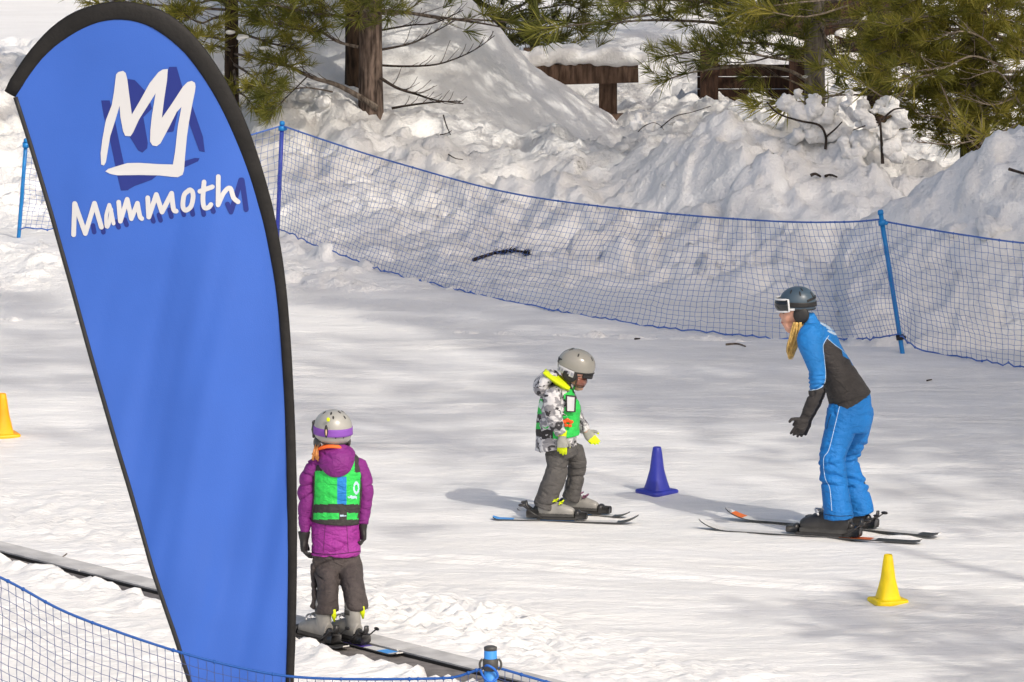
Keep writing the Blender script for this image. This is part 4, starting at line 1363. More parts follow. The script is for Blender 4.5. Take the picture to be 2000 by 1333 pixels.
def surf_quad(name, corners, d, thick, m, parent, nseg=4, bulge=0.0):
    """thin card following four photo corners (tl, tr, br, bl) at depth d"""
    (a, b, c_, e) = [np.array(list(W(x, y, dd))) for (x, y), dd in zip(corners, d)]
    V = []
    for off in (0, thick):
        for i in range(nseg + 1):
            for j in range(nseg + 1):
                u_, v_ = j / nseg, i / nseg
                p = (a * (1 - u_) + b * u_) * (1 - v_) + (e * (1 - u_) + c_ * u_) * v_
                p = p + np.array((0, off - bulge * math.sin(math.pi * u_), 0))
                V.append(p)
    n1 = nseg + 1
    F = []
    for i in range(nseg):
        for j in range(nseg):
            q = [i * n1 + j, (i + 1) * n1 + j, (i + 1) * n1 + j + 1, i * n1 + j + 1]
            F.append(q); F.append([n1 * n1 + k for k in q[::-1]])
    for k in range(nseg):
        for (p0, p1) in (((0, k), (0, k + 1)), ((nseg, k + 1), (nseg, k)), ((k + 1, 0), (k, 0)), ((k, nseg), (k + 1, nseg))):
            a0 = p0[0] * n1 + p0[1]; a1 = p1[0] * n1 + p1[1]
            F.append([a0, a1, a1 + n1 * n1, a0 + n1 * n1])
    mb = MB(); mb.add(V, np.array(F))
    return build(name, mb, m, parent, smooth=False)
fr_c = surf_quad('card_holder', z5([(562, 382), (634, 388), (630, 498), (566, 496)]), [dC - .155, dC - .125, dC - .13, dC - .16], .006, M['charcoal'], person_c, bulge=.004)
surf_quad('white_card', z5([(573, 392), (625, 398), (621, 490), (574, 489)]), [dC - .160, dC - .130, dC - .135, dC - .165], .003, M['white'], fr_c, bulge=.005)
mb = MB()
for (x, y, r_) in ((552, 562, 17), (575, 552, 17), (600, 562, 16), (592, 588, 14), (566, 585, 14)):
    ball(mb, W(*z5p(x, y), dC - .150 + (x - 556) * .0003), (r_ / sC * .2926, .006, r_ / sC * .2926 * .8), seg=12, rings=8)
build('orange_print', mb, mat('orange_red_print', lin(232, 84, 30), .6, .3), person_c)
# trousers
mb = MB()
chain(mb, dC, [(1094, 868, 0, 30, 40), (1098, 882, 0, 33, 42), (1100, 892, 0, 31, 40)], 20)
chain(mb, dC, [(1088, 884, -.055, 25, 22), (1089, 908, -.07, 21.5, 21), (1085, 930, -.085, 22.5, 21), (1075, 955, -.09, 22, 21), (1066, 980, -.09, 22, 21), (1062, 992, -.09, 22.5, 21)])
chain(mb, dC, [(1116, 880, .055, 24, 22), (1126, 900, .07, 20, 21), (1127, 915, .085, 18.5, 20), (1122, 945, .09, 17.5, 19), (1117, 968, .09, 17, 19), (1114, 976, .09, 17, 19)])
fuse('trousers', mb, .0055, [M['grey_trouser']], person_c, smooth=4, folds=cloth_folds(.0125, 5, 12, seed=4))
hc = W(1126, 713, dC)
helC, frC = helmet(person_c, hc, 37.5 / sC, 32 / sC, 31.5 / sC, Vector((1, -.10, -.26)), Vector((.26, 0, 1)), M['helmet_grey'], -.22, -.52, M['black'],
    [(62, 150, .015), (35, 40, .015), (60, -150, .015), (40, -25, .015), (45, -90, .014), (45, 90, .014)], ear=(-.018, -.056, .045, .045, M['black']))
mb = MB(); band(mb, hc, frC, 38 / sC, 33 / sC, -.066, -.028, -150, -88, .004, -.012)
lb = build('helmet_sticker', mb, M['white'], helC)
mb = MB()
for a0 in (-143, -131, -119, -108, -97):
    band(mb, hc, frC, 38.4 / sC, 33.4 / sC, -.056, -.038, a0, a0 + 7, .002, -.012, 4)
build('sticker_print', mb, mat('grey_sticker_print', (.30, .30, .36), .5, .3), lb)
mb = MB(); band(mb, hc, frC, 38 / sC, 32.6 / sC, -.010, .020, 140, 220, .005, 0)
build('rear_band', mb, M['black'], helC)
goggles(person_c, hc + frC[2] * -.088 + frC[0] * -.012, frC, 30 / sC, 28 / sC, -.028, .036, 0, M['lens_brown'], mat('dark_brown_frame', (.05, .03, .028), .5, .4), M['black'], 36 / sC, 32 / sC, .05, .075, 0, strap=False, fr_r=.004)
mb = MB(); band(mb, hc + frC[2] * -.046, frC, 37 / sC, 29 / sC, -.010, .016, -58, 58, .02)
build('visor', mb, M['black'], helC)
mb = MB(); tube(mb, [W(1112, 742, dC - .075), W(1116, 758, dC - .065), W(1121, 767, dC - .02), W(1121, 767, dC + .02), W(1116, 758, dC + .06)], [(.004, .007)], 8)
build('chin_strap', mb, M['black'], helC)
grey_glove = mat('grey_glove_cloth', (.30, .30, .27), .7, .3, .1, 30)
def reg_gl(w_, d_, a, b):
    d_ = np.array(Vector(d_).normalized())
    def f(c, n):
        t = (c - np.array(list(w_))) @ d_
        return np.where((t < a) | (t > b), 1, 0)
    return f
wC1 = W(1098, 853, dC - .155); wC2 = W(1143, 841, dC + .14)
glove(person_c, wC1, (.0, -.1, -1), (.95, .1, 0), (-.1, 1, 0), .125, [grey_glove, M['lime']], curl=.16, spread=.1, region=reg_gl(wC1, (.0, -.1, -1), -.003, .066), fat=1.08)
glove(person_c, wC2, (.62, -.1, -.78), (.75, .2, .5), (-.3, -1, -.2), .125, [grey_glove, M['lime']], curl=.16, spread=.14, region=reg_gl(wC2, (.62, -.1, -.78), -.05, .058), fat=1.08)
tl_n, tp_n = G(963, 1016), G(1247, 1024)
tl_f, tp_f = G(1012, 999), G(1230, 1013)
fwd1, fwd2 = (tp_n - tl_n).normalized(), (tp_f - tl_f).normalized()
tb1, tb2 = (1056 - 963) / (1247 - 963), (1106 - 1012) / (1230 - 1012)
boot(person_c, on(tl_n, tp_n, tb1, .030), fwd1, .70, [M['boot_grey'], M['dark_grey']], M['dark_grey'], M['lime'], lean=.02, tall=.6)
boot(person_c, on(tl_f, tp_f, tb2, .030), fwd2, .70, [M['boot_grey'], M['dark_grey']], M['dark_grey'], mat('plum_buckle', (.16, .05, .10), .4, .4), lean=.02, tall=.6)
sm_c = [M['ski_white'], M['ski_edge'], M['ski_blue'], M['ski_black']]
ski('short white ski with light blue bands nearest the camera under the camouflage child', tl_n, tp_n, .075, [(0, .14, 2), (.33, .56, 2), (.86, 1, 3)], tb1, .21, sm_c, 'skis of the small child', M['boot_black'], lift=.005, curl=.045)
ski('farther short ski of the camouflage child, its tip crossing behind the near one', tl_f, tp_f, .075, [(.55, .68, 2), (.86, 1, 3)], tb2, .21, sm_c, 'skis of the small child', M['boot_black'], lift=.005, curl=.03)

# ------------------------------------------------------------------ girl in purple on the conveyor
z6 = lambda L: [(540 + x * .4148, 780 + y * .4148) for x, y in L]
dG = 41.35; sG = scale_at(dG)
fw = Vector((-RD.x, -RD.y, 0)).normalized()
person_g = body('child in purple jacket, green vest and pale helmet, seen from behind on the conveyor', dG, G(660, 1246),
    [[(651, 845, 0, 22, 24), (653, 880, 0, 16, 17), (657, 915, 0, 40, 28), (656, 1000, 0, 38, 28), (657, 1068, 0, 34, 26)],
     [(615, 912, 0, 12), (600, 965, 0, 10), (595, 1045, -.01, 7)],
     [(699, 912, 0, 12), (713, 963, 0, 10), (709, 1030, -.01, 7)],
     [(640, 1094, -.02, 14), (640, 1150, -.14, 12), (640, 1185, -.2, 9)],
     [(680, 1094, -.02, 14), (691, 1150, -.14, 12), (695, 1180, -.2, 9)]],
    [(650, 842, 0, 31, 33, 33), (645, 858, .085, 20, 18, 18), (643, 852, .135, 4, 4, 5), (645, 872, .085, 9, 9, 8)], voxel=.007)
mb = MB()
chain(mb, dG, [(655, 884, 0, 24, 24), (657, 903, 0, 47, 33), (659, 940, 0, 48, 38), (657, 985, 0, 46, 38), (656, 1015, 0, 46.5, 39), (656, 1050, 0, 48, 41), (656, 1078, 0, 49.5, 42), (656, 1083, 0, 49.5, 42)], 24)
chain(mb, dG, [(616, 907, 0, 17, 19), (605, 930, 0, 17.5, 19), (600, 950, 0, 17, 18), (598, 985, 0, 15.5, 17), (595, 1015, -.005, 13, 15), (594, 1040, -.01, 10, 12)])
chain(mb, dG, [(698, 907, 0, 17, 19), (709, 930, 0, 16.5, 18), (714, 955, 0, 16, 18), (713, 985, 0, 14, 16), (711, 1008, -.005, 12, 14), (709, 1024, -.01, 10, 12)])
def reg_gj(c, n):
    px, py = proj(c)
    r = np.where((py > 1018 + 0 * px) & (px > 606) & (px < 707), 1, 0)
    return r
jg = fuse('jacket', mb, .0055, [M['purple'], M['magenta']], person_g, smooth=4, folds=cloth_folds(.015, 6, 13, seed=11), region=reg_gj)
dkp = mat('dark_purple_seam', (.09, .02, .085), .7, .2)
piping_on(jg, z6([(163, 722), (230, 730), (300, 728), (396, 716)]), .0024, dkp, 'hem')
piping_on(jg, z6([(230, 590), (226, 640), (222, 690), (220, 722)]), .0016, dkp, 'seam')
piping_on(jg, z6([(330, 590), (334, 650), (338, 722)]), .0016, dkp, 'seam')
mb = MB()
chain(mb, dG, [(655, 882, -.02, 26, 24), (657, 896, -.06, 36, 26), (659, 911, -.085, 33, 24), (661, 924, -.095, 23, 18), (662, 930, -.095, 14, 12)])
chain(mb, dG, [(624, 884, -.01, 9, 16), (645, 876, -.04, 9, 18), (672, 878, -.03, 9, 16), (690, 890, -.01, 8, 14)])
fuse('hood', mb, .0052, [M['purple']], person_g, smooth=4, folds=cloth_folds(.014, 8, 10, seed=6))
mb = MB(); chain(mb, dG, [(620, 877, -.02, 3.5, 10), (640, 872, -.07, 4, 10), (660, 873, -.075, 4, 10), (675, 877, -.03, 3, 10)])
fuse('collar_edge', mb, .004, [mat('orange_lining', lin(244, 110, 50), .6, .3)], person_g, smooth=2)
mb = MB()
chain(mb, dG, [(655, 890, 0, 32, 28), (658, 905, 0, 47, 38), (660, 940, 0, 50.5, 45), (658, 985, 0, 49, 44.5), (656.5, 1010, 0, 48.5, 44), (656, 1020, 0, 48.5, 44)], 24)
def reg_gv(c, n):
    px, py = proj(c)
    zx, zy = (px - 540) / .4148, (py - 780) / .4148
    r = np.zeros(len(px), int)
    back = c[:, 1] < dG + .02
    r[(zx > 285) & (zx < 330) & (zy > 366) & (zy < 498) & back] = 2
    r[(zy > 495) & (zy < 536)] = 1
    r[(zy > 567)] = 1
    r[(zy < 345 + 0 * zx) & ((zx < 178 + (zy - 290) * .05) | (zx > 368))] = 1
    r[(zy < 338) & (zx > 165) & (zx < 215)] = 1
    r[(zx > 398 - (zy - 330) * .05) & back] = 1
    r[(zx < 180 - (zy - 330) * .03) & back] = 1
    r[(zy > 536) & (zx > 296) & (zx < 332) & back] = 1
    r[(zy > 546) & (zy < 553) & (zx > 298) & (zx < 330) & back] = 3
    ring = np.abs(np.hypot((zx - 376) / 11, (zy - 418) / 24) - 1)
    r[(ring < .28) & back] = 3
    r[(np.hypot((zx - 360) / 20, (zy - 462) / 7) + .5 * pnoise(zx * .15, zy * .2) < 1) & back] = 3
    return r
vg = fuse('vest', mb, .005, [M['green'], M['charcoal'], M['jacket_blue'], M['piping']], person_g, smooth=4, folds=cloth_folds(.008, 5, 9, seed=9), region=reg_gv)
piping_on(vg, z6([(180, 345), (178, 420), (174, 500), (168, 560)]), .0045, M['charcoal'], 'edging')
piping_on(vg, z6([(400, 335), (400, 420), (390, 510), (382, 560)]), .0045, M['charcoal'], 'edging')
mb = MB()
chain(mb, dG, [(656, 1072, 0, 44, 38), (658, 1095, 0, 46, 40), (659, 1112, 0, 44, 38)], 20)
chain(mb, dG, [(636, 1095, 0, 26, 27), (637, 1118, -.04, 25, 27), (640, 1140, -.12, 22, 28), (640, 1165, -.20, 21.5, 28), (639, 1185, -.22, 22.5, 30), (639, 1194, -.22, 23, 30)])
chain(mb, dG, [(680, 1095, 0, 26, 27), (684, 1115, -.04, 25.5, 27), (688, 1140, -.12, 23, 28), (693, 1162, -.20, 22.5, 28), (695, 1178, -.22, 23, 30), (696, 1188, -.22, 23.5, 30)])
fuse('trousers', mb, .0058, [M['brown_trouser']], person_g, smooth=4, folds=cloth_folds(.018, 5, 11, seed=13))
mb = MB()
chain(mb, dG, [(613, 1105, -.02, 7, 12), (613, 1130, -.03, 6, 9), (614, 1160, -.16, 5.5, 7), (614, 1178, -.2, 7, 7), (610, 1188, -.2, 6, 5)])
fuse('gaiter_flap', mb, .0045, [M['brown_trouser']], person_g, smooth=2, folds=cloth_folds(.01, 10, 14))
hc = W(650.5, 838, dG)
hfw = Vector((fw.x * .55, fw.y, -.06))
helG, frG = helmet(person_g, hc, 40 / sG, 37 / sG, 38 / sG, hfw, Vector((0, 0, 1)), M['helmet_pale'], -.40, -.72, M['dark_grey'],
    [(58, 150, .014), (62, 200, .014), (38, 205, .012), (60, 250, .012), (40, 160, .012), (60, 100, .012), (-18, 190, .012), (-18, 165, .010)], ear=(.02, -.075, .04, .035, M['dark_grey']))
gg = goggles(person_g, hc, frG, 44 / sG, 38 / sG, -.045, .04, 0, M['lens_dark'], M['dark_grey'], mat('purple_strap', lin(128, 76, 168), .6, .3), 41 / sG, 38.2 / sG, -.026, .016, .012)
mb = MB()
cp = W(637, 843, dG - .135)
ball(mb, cp, (.010, .008, .036)); b_ = build('strap_clip', mb, M['black'], gg)
mb = MB(); ball(mb, cp + Vector((0, -.007, -.005)), (.0045, .003, .018)); build('clip_badge', mb, mat('tan_badge', (.55, .38, .25), .5, .3), b_)
mb = MB(); ball(mb, W(641, 820, dG - .118), (.010, .006, .012)); build('helmet_sticker', mb, M['lime'], helG)
mb = MB()
for i in range(26):
    x = R.uniform(612, 624); o = R.uniform(-.05, .05)
    tube(mb, [W(x + 4, 868, dG + o), W(x, 882, dG + o - .03), W(x - 1 + R.uniform(-3, 3), R.uniform(888, 902), dG + o - .04)], [.0035], 5)
build('hair', mb, mat('reddish_blond_hair', lin(206, 140, 80), .5, .4, .3, 60), person_g)
glove(person_g, W(594, 1052, dG - .01), (.0, -.05, -1), (.15, 1, 0), (1, -.1, 0), .135, M['black'], curl=.45, spread=.08, fat=1.25)
glove(person_g, W(709, 1032, dG - .01), (.05, -.05, -1), (-.15, 1, 0), (-1, -.1, 0), .125, M['black'], curl=.45, spread=.08, fat=1.1)
up = Vector((0, 0, .012))
a0 = G(781, 1281, .012); a1 = a0 + fw * 1.12
b0 = G(676, 1268, .012); b1 = b0 + fw * 1.12
heel_r = G(736, 1254, .012); heel_l = G(671, 1254, .012)
tr = (heel_r - a0).dot(fw) / 1.12; tlf = (heel_l - b0).dot(fw) / 1.12
boot(person_g, a0 + fw * (tr * 1.12) + Vector((0, 0, .026)), fw, .82, [M['boot_grey'], M['dark_grey']], M['dark_grey'], M['silver'], lean=.015, tall=.64)
boot(person_g, b0 + fw * (tlf * 1.12) + Vector((0, 0, .026)), fw, .82, [M['boot_grey'], M['dark_grey']], M['dark_grey'], M['silver'], lean=.015, tall=.64)
for (x, y) in ((652, 1199), (708, 1193)):
    mb = MB(); tube(mb, [W(x - 1, y - 8, dG - .285), W(x, y + 4, dG - .28), W(x + 1, y + 16, dG - .27)], [(.013, .004), (.014, .004), (.004, .003)], 8)
    build('boot_pull_tab', mb, M['lime'], person_g)
sm_g = [M['ski_white'], M['ski_edge'], M['ski_blue'], M['ski_purple']]
ski('white ski with blue spot and violet band, sticking out beside the purple girl', a0, a1, .085, [(.05, .14, 2), (.26, .42, 3)], tr, .25, sm_g, 'skis of the girl on the conveyor', M['boot_black'], lift=0)
ski('ski of the purple girl half hidden behind the banner edge', b0, b1, .085, [(0, .2, 1)], tlf, .25, sm_g, 'skis of the girl on the conveyor', M['boot_black'], lift=0)

# ------------------------------------------------------------------ pines
def bark(name, c1, c2):
    m = bpy.data.materials.new(name); m.use_nodes = True
    nt = m.node_tree; b = nt.nodes['Principled BSDF']; b.inputs['Roughness'].default_value = .9
    b.inputs['Specular IOR Level'].default_value = .15
    tc = nt.nodes.new('ShaderNodeTexCoord'); mp = nt.nodes.new('ShaderNodeMapping'); mp.inputs['Scale'].default_value = (26, 26, 5)
    n = nt.nodes.new('ShaderNodeTexNoise'); n.inputs['Scale'].default_value = 1.3; n.inputs['Detail'].default_value = 6
    cr = nt.nodes.new('ShaderNodeValToRGB'); cr.color_ramp.elements[0].position = .35; cr.color_ramp.elements[1].position = .65
    cr.color_ramp.elements[0].color = (*c1, 1); cr.color_ramp.elements[1].color = (*c2, 1)
    bp = nt.nodes.new('ShaderNodeBump'); bp.inputs['Strength'].default_value = .9; bp.inputs['Distance'].default_value = .02
    l = nt.links.new
    l(tc.outputs['Object'], mp.inputs[0]); l(mp.outputs[0], n.inputs['Vector']); l(n.outputs[0], cr.inputs[0]); l(cr.outputs[0], b.inputs['Base Color'])
    l(n.outputs[0], bp.inputs['Height']); l(bp.outputs[0], b.inputs['Normal'])
    return m
M['bark_red'] = bark('reddish_pine_bark', (.042, .030, .024), (.20, .145, .115))
M['bark_grey'] = bark('grey_pine_bark', (.09, .078, .068), (.30, .26, .22))
M['bark_dark'] = bark('dark_pine_bark', (.018, .013, .010), (.07, .045, .03))
M['twig'] = bark('grey_brown_twig', (.06, .045, .036), (.22, .18, .145))
M['twig_dark'] = bark('dark_twig', (.018, .014, .012), (.065, .05, .042))
M['twig_pale'] = bark('pale_dry_twig', (.14, .11, .085), (.36, .30, .23))

def needle_mat(name, dark, mid, bright):
    m = bpy.data.materials.new(name); m.use_nodes = True
    nt = m.node_tree; b = nt.nodes['Principled BSDF']; l = nt.links.new
    b.inputs['Roughness'].default_value = .5; b.inputs['Specular IOR Level'].default_value = .3
    at = nt.nodes.new('ShaderNodeAttribute'); at.attribute_name = 'tint'
    cr = nt.nodes.new('ShaderNodeValToRGB')
    e = cr.color_ramp.elements; e[0].color = (*dark, 1); e[1].color = (*bright, 1)
    k = e.new(.5); k.color = (*mid, 1)
    l(at.outputs['Fac'], cr.inputs[0]); l(cr.outputs[0], b.inputs['Base Color'])
    tr = nt.nodes.new('ShaderNodeBsdfTranslucent'); l(cr.outputs[0], tr.inputs[0])
    mx = nt.nodes.new('ShaderNodeMixShader'); mx.inputs[0].default_value = .46
    l(b.outputs[0], mx.inputs[1]); l(tr.outputs[0], mx.inputs[2])
    l(mx.outputs[0], nt.nodes['Material Output'].inputs[0])
    return m
M['needle_olive'] = needle_mat('olive_needles', (.056, .068, .014), (.185, .195, .036), (.42, .37, .08))
M['needle_dark'] = needle_mat('dark_green_needles', (.036, .042, .012), (.11, .112, .026), (.25, .22, .05))
M['needle_yellow'] = needle_mat('yellow_green_needles', (.082, .088, .015), (.26, .25, .042), (.50, .415, .085))

def tuft_template(n, L, wd, seed, open_=1.0):
    rs = np.random.RandomState(seed)
    V = []
    for i in range(n):
        th = math.radians(rs.uniform(6, 70)) * open_
        ph = rs.uniform(0, 2 * np.pi)
        d = np.array((math.cos(th), math.sin(th) * math.cos(ph), math.sin(th) * math.sin(ph)))
        b = np.array((rs.uniform(-.35, .12) * L, 0, 0))
        sd = np.cross(d, rs.normal(size=3)); sd /= np.linalg.norm(sd)
        ln = L * rs.uniform(.55, 1.15)
        mid = b + d * ln * .55
        tip = b + d * ln + np.array((.0, 0, 0))
        V += [b - sd * wd * .3, b + sd * wd * .3, mid + sd * wd * .5, tip, mid - sd * wd * .5]
    return np.array(V), n

def rot_from(axis, rs):
    a = axis / (np.linalg.norm(axis, axis=1)[:, None] + 1e-9)
    h = rs.normal(size=a.shape)
    b = np.cross(a, h); b /= np.linalg.norm(b, axis=1)[:, None] + 1e-9
    c = np.cross(a, b)
    return np.stack([a, b, c], 1)               # rows

class Pine:
    def __init__(s, seed):
        s.rs = np.random.RandomState(seed); s.br = []; s.tp = []; s.ta = []; s.ts = []; s.tt = []; s.twigs = []
    def tuft(s, p, ax, sc=1.0, tint=None):
        s.tp.append(p); s.ta.append(ax); s.ts.append(sc)
        s.tt.append(s.rs.uniform(.25, .75) if tint is None else tint)
    def bough(s, P, r0, r1=.004, needles=.45, twig_l=.35, twig_n=10, tuft_gap=.09, sc=1.0, up=.25, store=None, tint=None):
        """a limb along the points P with side twigs and needle tufts on its outer part"""
        P = catmull([list(p) for p in P], 6 if store is not None else 4)
        n = len(P)
        rad = np.linspace(r0, r1, n)
        (store if store is not None else s.br).append((P, rad))
        L = np.linalg.norm(np.diff(P, axis=0), axis=1).sum()
        rs = s.rs
        for k in range(twig_n):
            t0 = needles * .6 if needles <= 1 else .18
            t = t0 + (.97 - t0) * (k + rs.uniform(.1, .9)) / twig_n
            i = min(int(t * (n - 1)), n - 2)
            p = P[i] + (P[i + 1] - P[i]) * (t * (n - 1) - i)
            d = P[i + 1] - P[i]; d /= np.linalg.norm(d) + 1e-9
            sd = np.cross(d, (0, 0, 1)); sd /= np.linalg.norm(sd) + 1e-9
            sg = 1 if k % 2 else -1
            ang = rs.uniform(.55, 1.15)
            v = d * math.cos(ang) + sd * sg * math.sin(ang) + np.array((0, 0, rs.uniform(-.25, .45)))
            ln = twig_l * rs.uniform(.5, 1.1) * (1.15 - .7 * t)
            q = [p]
            for m in range(3):
                v = v + np.array((0, 0, up)) * .35 + rs.normal(size=3) * .10
                v /= np.linalg.norm(v)
                q.append(q[-1] + v * ln / 3)
            q = np.array(q)
            s.twigs.append((q, np.linspace(max(.0035, rad[i] * .4), .0022, 4)))
            if t > needles:
                m = max(1, int(ln * .7 / tuft_gap))
                for a in range(m):
                    tt = 1 - a * tuft_gap / ln
                    pp = q[0] + (q[-1] - q[0]) * tt if tt < .67 else q[-1] + (q[-2] - q[-1]) * (1 - tt) * 3
                    s.tuft(pp, q[-1] - q[-2] + np.array((0, 0, .1)) * ln, sc * rs.uniform(.55, 1.12), tint)
        d = P[-1] - P[-2]
        if needles < 1:
            s.tuft(P[-1], d, sc * 1.1, tint)
            s.tuft(P[-1] - d * 2, d, sc, tint)
    def whorls(s, base, z0, z1, step, Lf, n, r0f, **kw):
        z = z0; a0 = s.rs.uniform(0, 6)
        while z < z1:
            L = Lf((z - z0) / max(z1 - z0, .01))
            for i in range(n):
                az = a0 + i * 2 * np.pi / n + s.rs.normal() * .3
                l = L * s.rs.uniform(.7, 1.12)
                zz = z + s.rs.uniform(-.5, .5) * step
                h = np.array((math.cos(az), math.sin(az), 0))
                e0 = s.rs.uniform(-.12, .22)
                P = [np.array(base) + np.array((0, 0, zz)) + h * (l * t) + np.array((0, 0, l * (e0 * t - .50 * t * t + .36 * t ** 3))) + s.rs.normal(size=3) * .03 * l * t for t in (0, .25, .5, .75, 1)]
                s.bough(P, r0f * (.5 + .5 * L / Lf(0)), **kw)
            z += step; a0 += 1.1
    def finish(s, root, twig_m, needle_m, L=.15, n=33, wd=.0060, named=None):
        def tubes(lst, sides):
            mb = MB()
            g = {}
            for P, r in lst: g.setdefault(len(P), []).append((P, r))
            for k, it in g.items():
                cords(mb, np.array([a for a, b in it]), np.array([b for a, b in it]), sides)
            return mb
        if s.br: tag(build('branches', tubes(s.br, 4), twig_m, root), kind='stuff')
        if s.twigs: tag(build('twigs', tubes(s.twigs, 3), twig_m, root), kind='stuff')
        if not s.tp: return
        tp, ta, ts, tt = np.array(s.tp), np.array(s.ta), np.array(s.ts), np.array(s.tt)
        Rm = rot_from(ta, s.rs)
        Vs, tints, F4 = [], [], []
        nv = 0
        pick = s.rs.randint(0, 4, len(tp))
        for k in range(4):
            T, cnt = tuft_template(n, L, wd, 50 + k)
            sel = np.where(pick == k)[0]
            if not len(sel): continue
            V = np.einsum('vj,njk->nvk', T, Rm[sel]) * ts[sel][:, None, None] + tp[sel][:, None]
            # needles sag a little towards their tips
            Vs.append(V.reshape(-1, 3))
            nt_ = np.clip(tt[sel][:, None] + s.rs.normal(size=(len(sel), cnt)) * .13, 0, 1)
            tints.append(np.repeat(nt_.reshape(-1), 5))
            b = nv + np.arange(len(sel) * cnt)[:, None] * 5
            F4.append((b, None)); nv += len(sel) * cnt * 5
        V = np.concatenate(Vs); b = np.concatenate([f[0] for f in F4])
        Fq = np.concatenate([b, b + 1, b + 2, b + 4], 1); Ft = np.concatenate([b + 4, b + 2, b + 3], 1)
        me = mesh_from('foliage', V, [Fq, Ft], None, True)
        if len(me.vertices) == len(V):
            at = me.attributes.new('tint', 'FLOAT', 'POINT')
            at.data.foreach_set('value', np.concatenate(tints).astype(np.float32))
        o = link('foliage', me, needle_m, root)
        tag(o, kind='stuff')

def trunk(root, base, top, r0, r1, m, flare=1.25, seed=0):
    P = [Vector(base).lerp(Vector(top), t) for t in np.linspace(0, 1, 40)]
    mb = MB()
    n = 28
    V = []
    for i, p in enumerate(P):
        t = i / 39
        r = (r0 + (r1 - r0) * t) * (1 + (flare - 1) * math.exp(-t * 18))
        for j in range(n):
            a = j / n * 2 * math.pi
            V.append((p.x + r * math.cos(a), p.y + r * math.sin(a), p.z))
    V = np.array(V)
    k = 1 + .10 * np.abs(pnoise(V[:, 0] * 16, V[:, 1] * 16, V[:, 2] * 3 + seed)) - .03
    c = np.repeat(np.array([list(p) for p in P]), n, 0)
    V = c + (V - c) * k[:, None]
    mb.add(np.concatenate([V, c[-1:]]), [ring_faces(40, n), np.array([[len(V), 39 * n + j, 39 * n + (j + 1) % n] for j in range(n)])])
    return build('trunk', mb, m, root)

def snow_clumps(root, pts):
    for (p, r) in pts:
        mb = MB()
        for q in range(3):
            ball(mb, Vector(p) + Vector((R.uniform(-.6, .6) * r, R.uniform(-.5, .5) * r, R.uniform(-.3, .3) * r)), (r * R.uniform(.6, 1), r * .8, r * R.uniform(.35, .6)), seg=12, rings=8)
        fuse('snow_clump', mb, r * .22, M['bank_snow'], root, smooth=2)

def limb(root, pts, d, r0, r1, m, pine=None, **kw):
    """a limb one can follow in the photo: a part of its own"""
    P = [np.array(list(W(x, y, d + (o[0] if o else 0)))) for x, y, *o in pts]
    st = []
    if pine: pine.bough(P, r0, r1, store=st, **kw)
    else: st.append((catmull(P, 6), None))
    Q = st[0][0]
    mb = MB(); tube(mb, Q, list(np.linspace(r0, r1, len(Q))), 7)
    return build('limb', mb, m, root)

def base_at(px, py, d):
    p = W(px, py, d); p.z = bz(p.x, p.y) - .12
    return p

# --- tree A: bare reddish trunk beside the snow pile
dA = 59.9
bA = base_at(724, 215, dA)
tA = thing('pine_tree', bA)
tag(tA, 'pine with bare reddish-brown trunk and dead dark twigs, beside the tall snow pile', 'tree', 'pines behind the snow bank')
trunk(tA, bA, W(722, -2600, dA), .092, .02, M['bark_red'], 1.12, 1)
pA = Pine(21)
limb(tA, [(738, 212), (700, 188), (655, 165), (610, 152), (565, 130), (520, 112, -.1)], dA - .1, .026, .008, M['twig'], pA, needles=.75, twig_l=.35, twig_n=9)
limb(tA, [(742, 98), (775, 92), (812, 82), (850, 62), (890, 40)], dA, .011, .003, M['twig_dark'], pA, needles=2, twig_l=.30, twig_n=12, up=.5)
limb(tA, [(742, 128), (790, 130), (848, 127), (890, 115), (930, 96), (966, 70)], dA, .010, .003, M['twig_dark'], pA, needles=2, twig_l=.28, twig_n=13, up=.5)
limb(tA, [(742, 152), (775, 172), (815, 185), (850, 196), (905, 203)], dA - .1, .014, .004, M['twig_dark'], pA, needles=2, twig_l=.32, twig_n=13, up=.5)
limb(tA, [(765, 212), (800, 206), (850, 200), (900, 198)], dA - .2, .011, .004, M['twig_dark'], pA, needles=2, twig_l=.2, twig_n=6, up=.5)
limb(tA, [(742, 60), (800, 50), (850, 45), (905, 20)], dA + .1, .009, .003, M['twig_dark'], pA, needles=2, twig_l=.3, twig_n=12, up=.5)
limb(tA, [(742, 20), (770, 30), (812, 10), (850, -30)], dA - .1, .010, .004, M['twig'], pA, needles=.6, twig_l=.3, twig_n=8)
limb(tA, [(700, 92), (660, 82), (620, 60), (560, 48), (500, 40)], dA - .2, .013, .005, M['twig'], pA, needles=.25, twig_l=.45, twig_n=16, tuft_gap=.07)
limb(tA, [(700, 40), (650, 30), (590, 22), (520, 5)], dA - .3, .013, .005, M['twig'], pA, needles=.2, twig_l=.45, twig_n=16, tuft_gap=.07)
limb(tA, [(724, 30, -.1), (722, 22, -.4), (712, 20, -.7), (700, 40, -.9)], dA, .012, .005, M['twig'], pA, needles=.2, twig_l=.35, twig_n=14, tuft_gap=.07)
limb(tA, [(724, 10, -.1), (740, 5, -.4), (750, 15, -.7), (760, 40, -.95)], dA, .012, .005, M['twig'], pA, needles=.2, twig_l=.35, twig_n=14, tuft_gap=.07)
limb(tA, [(650, 180), (600, 172), (555, 178), (515, 190)], dA - .5, .007, .003, M['twig'], pA, needles=.35, twig_l=.3, twig_n=10)
limb(tA, [(600, 150), (575, 175), (550, 200), (530, 218)], dA - .6, .006, .003, M['twig_dark'], pA, needles=.5, twig_l=.25, twig_n=7)
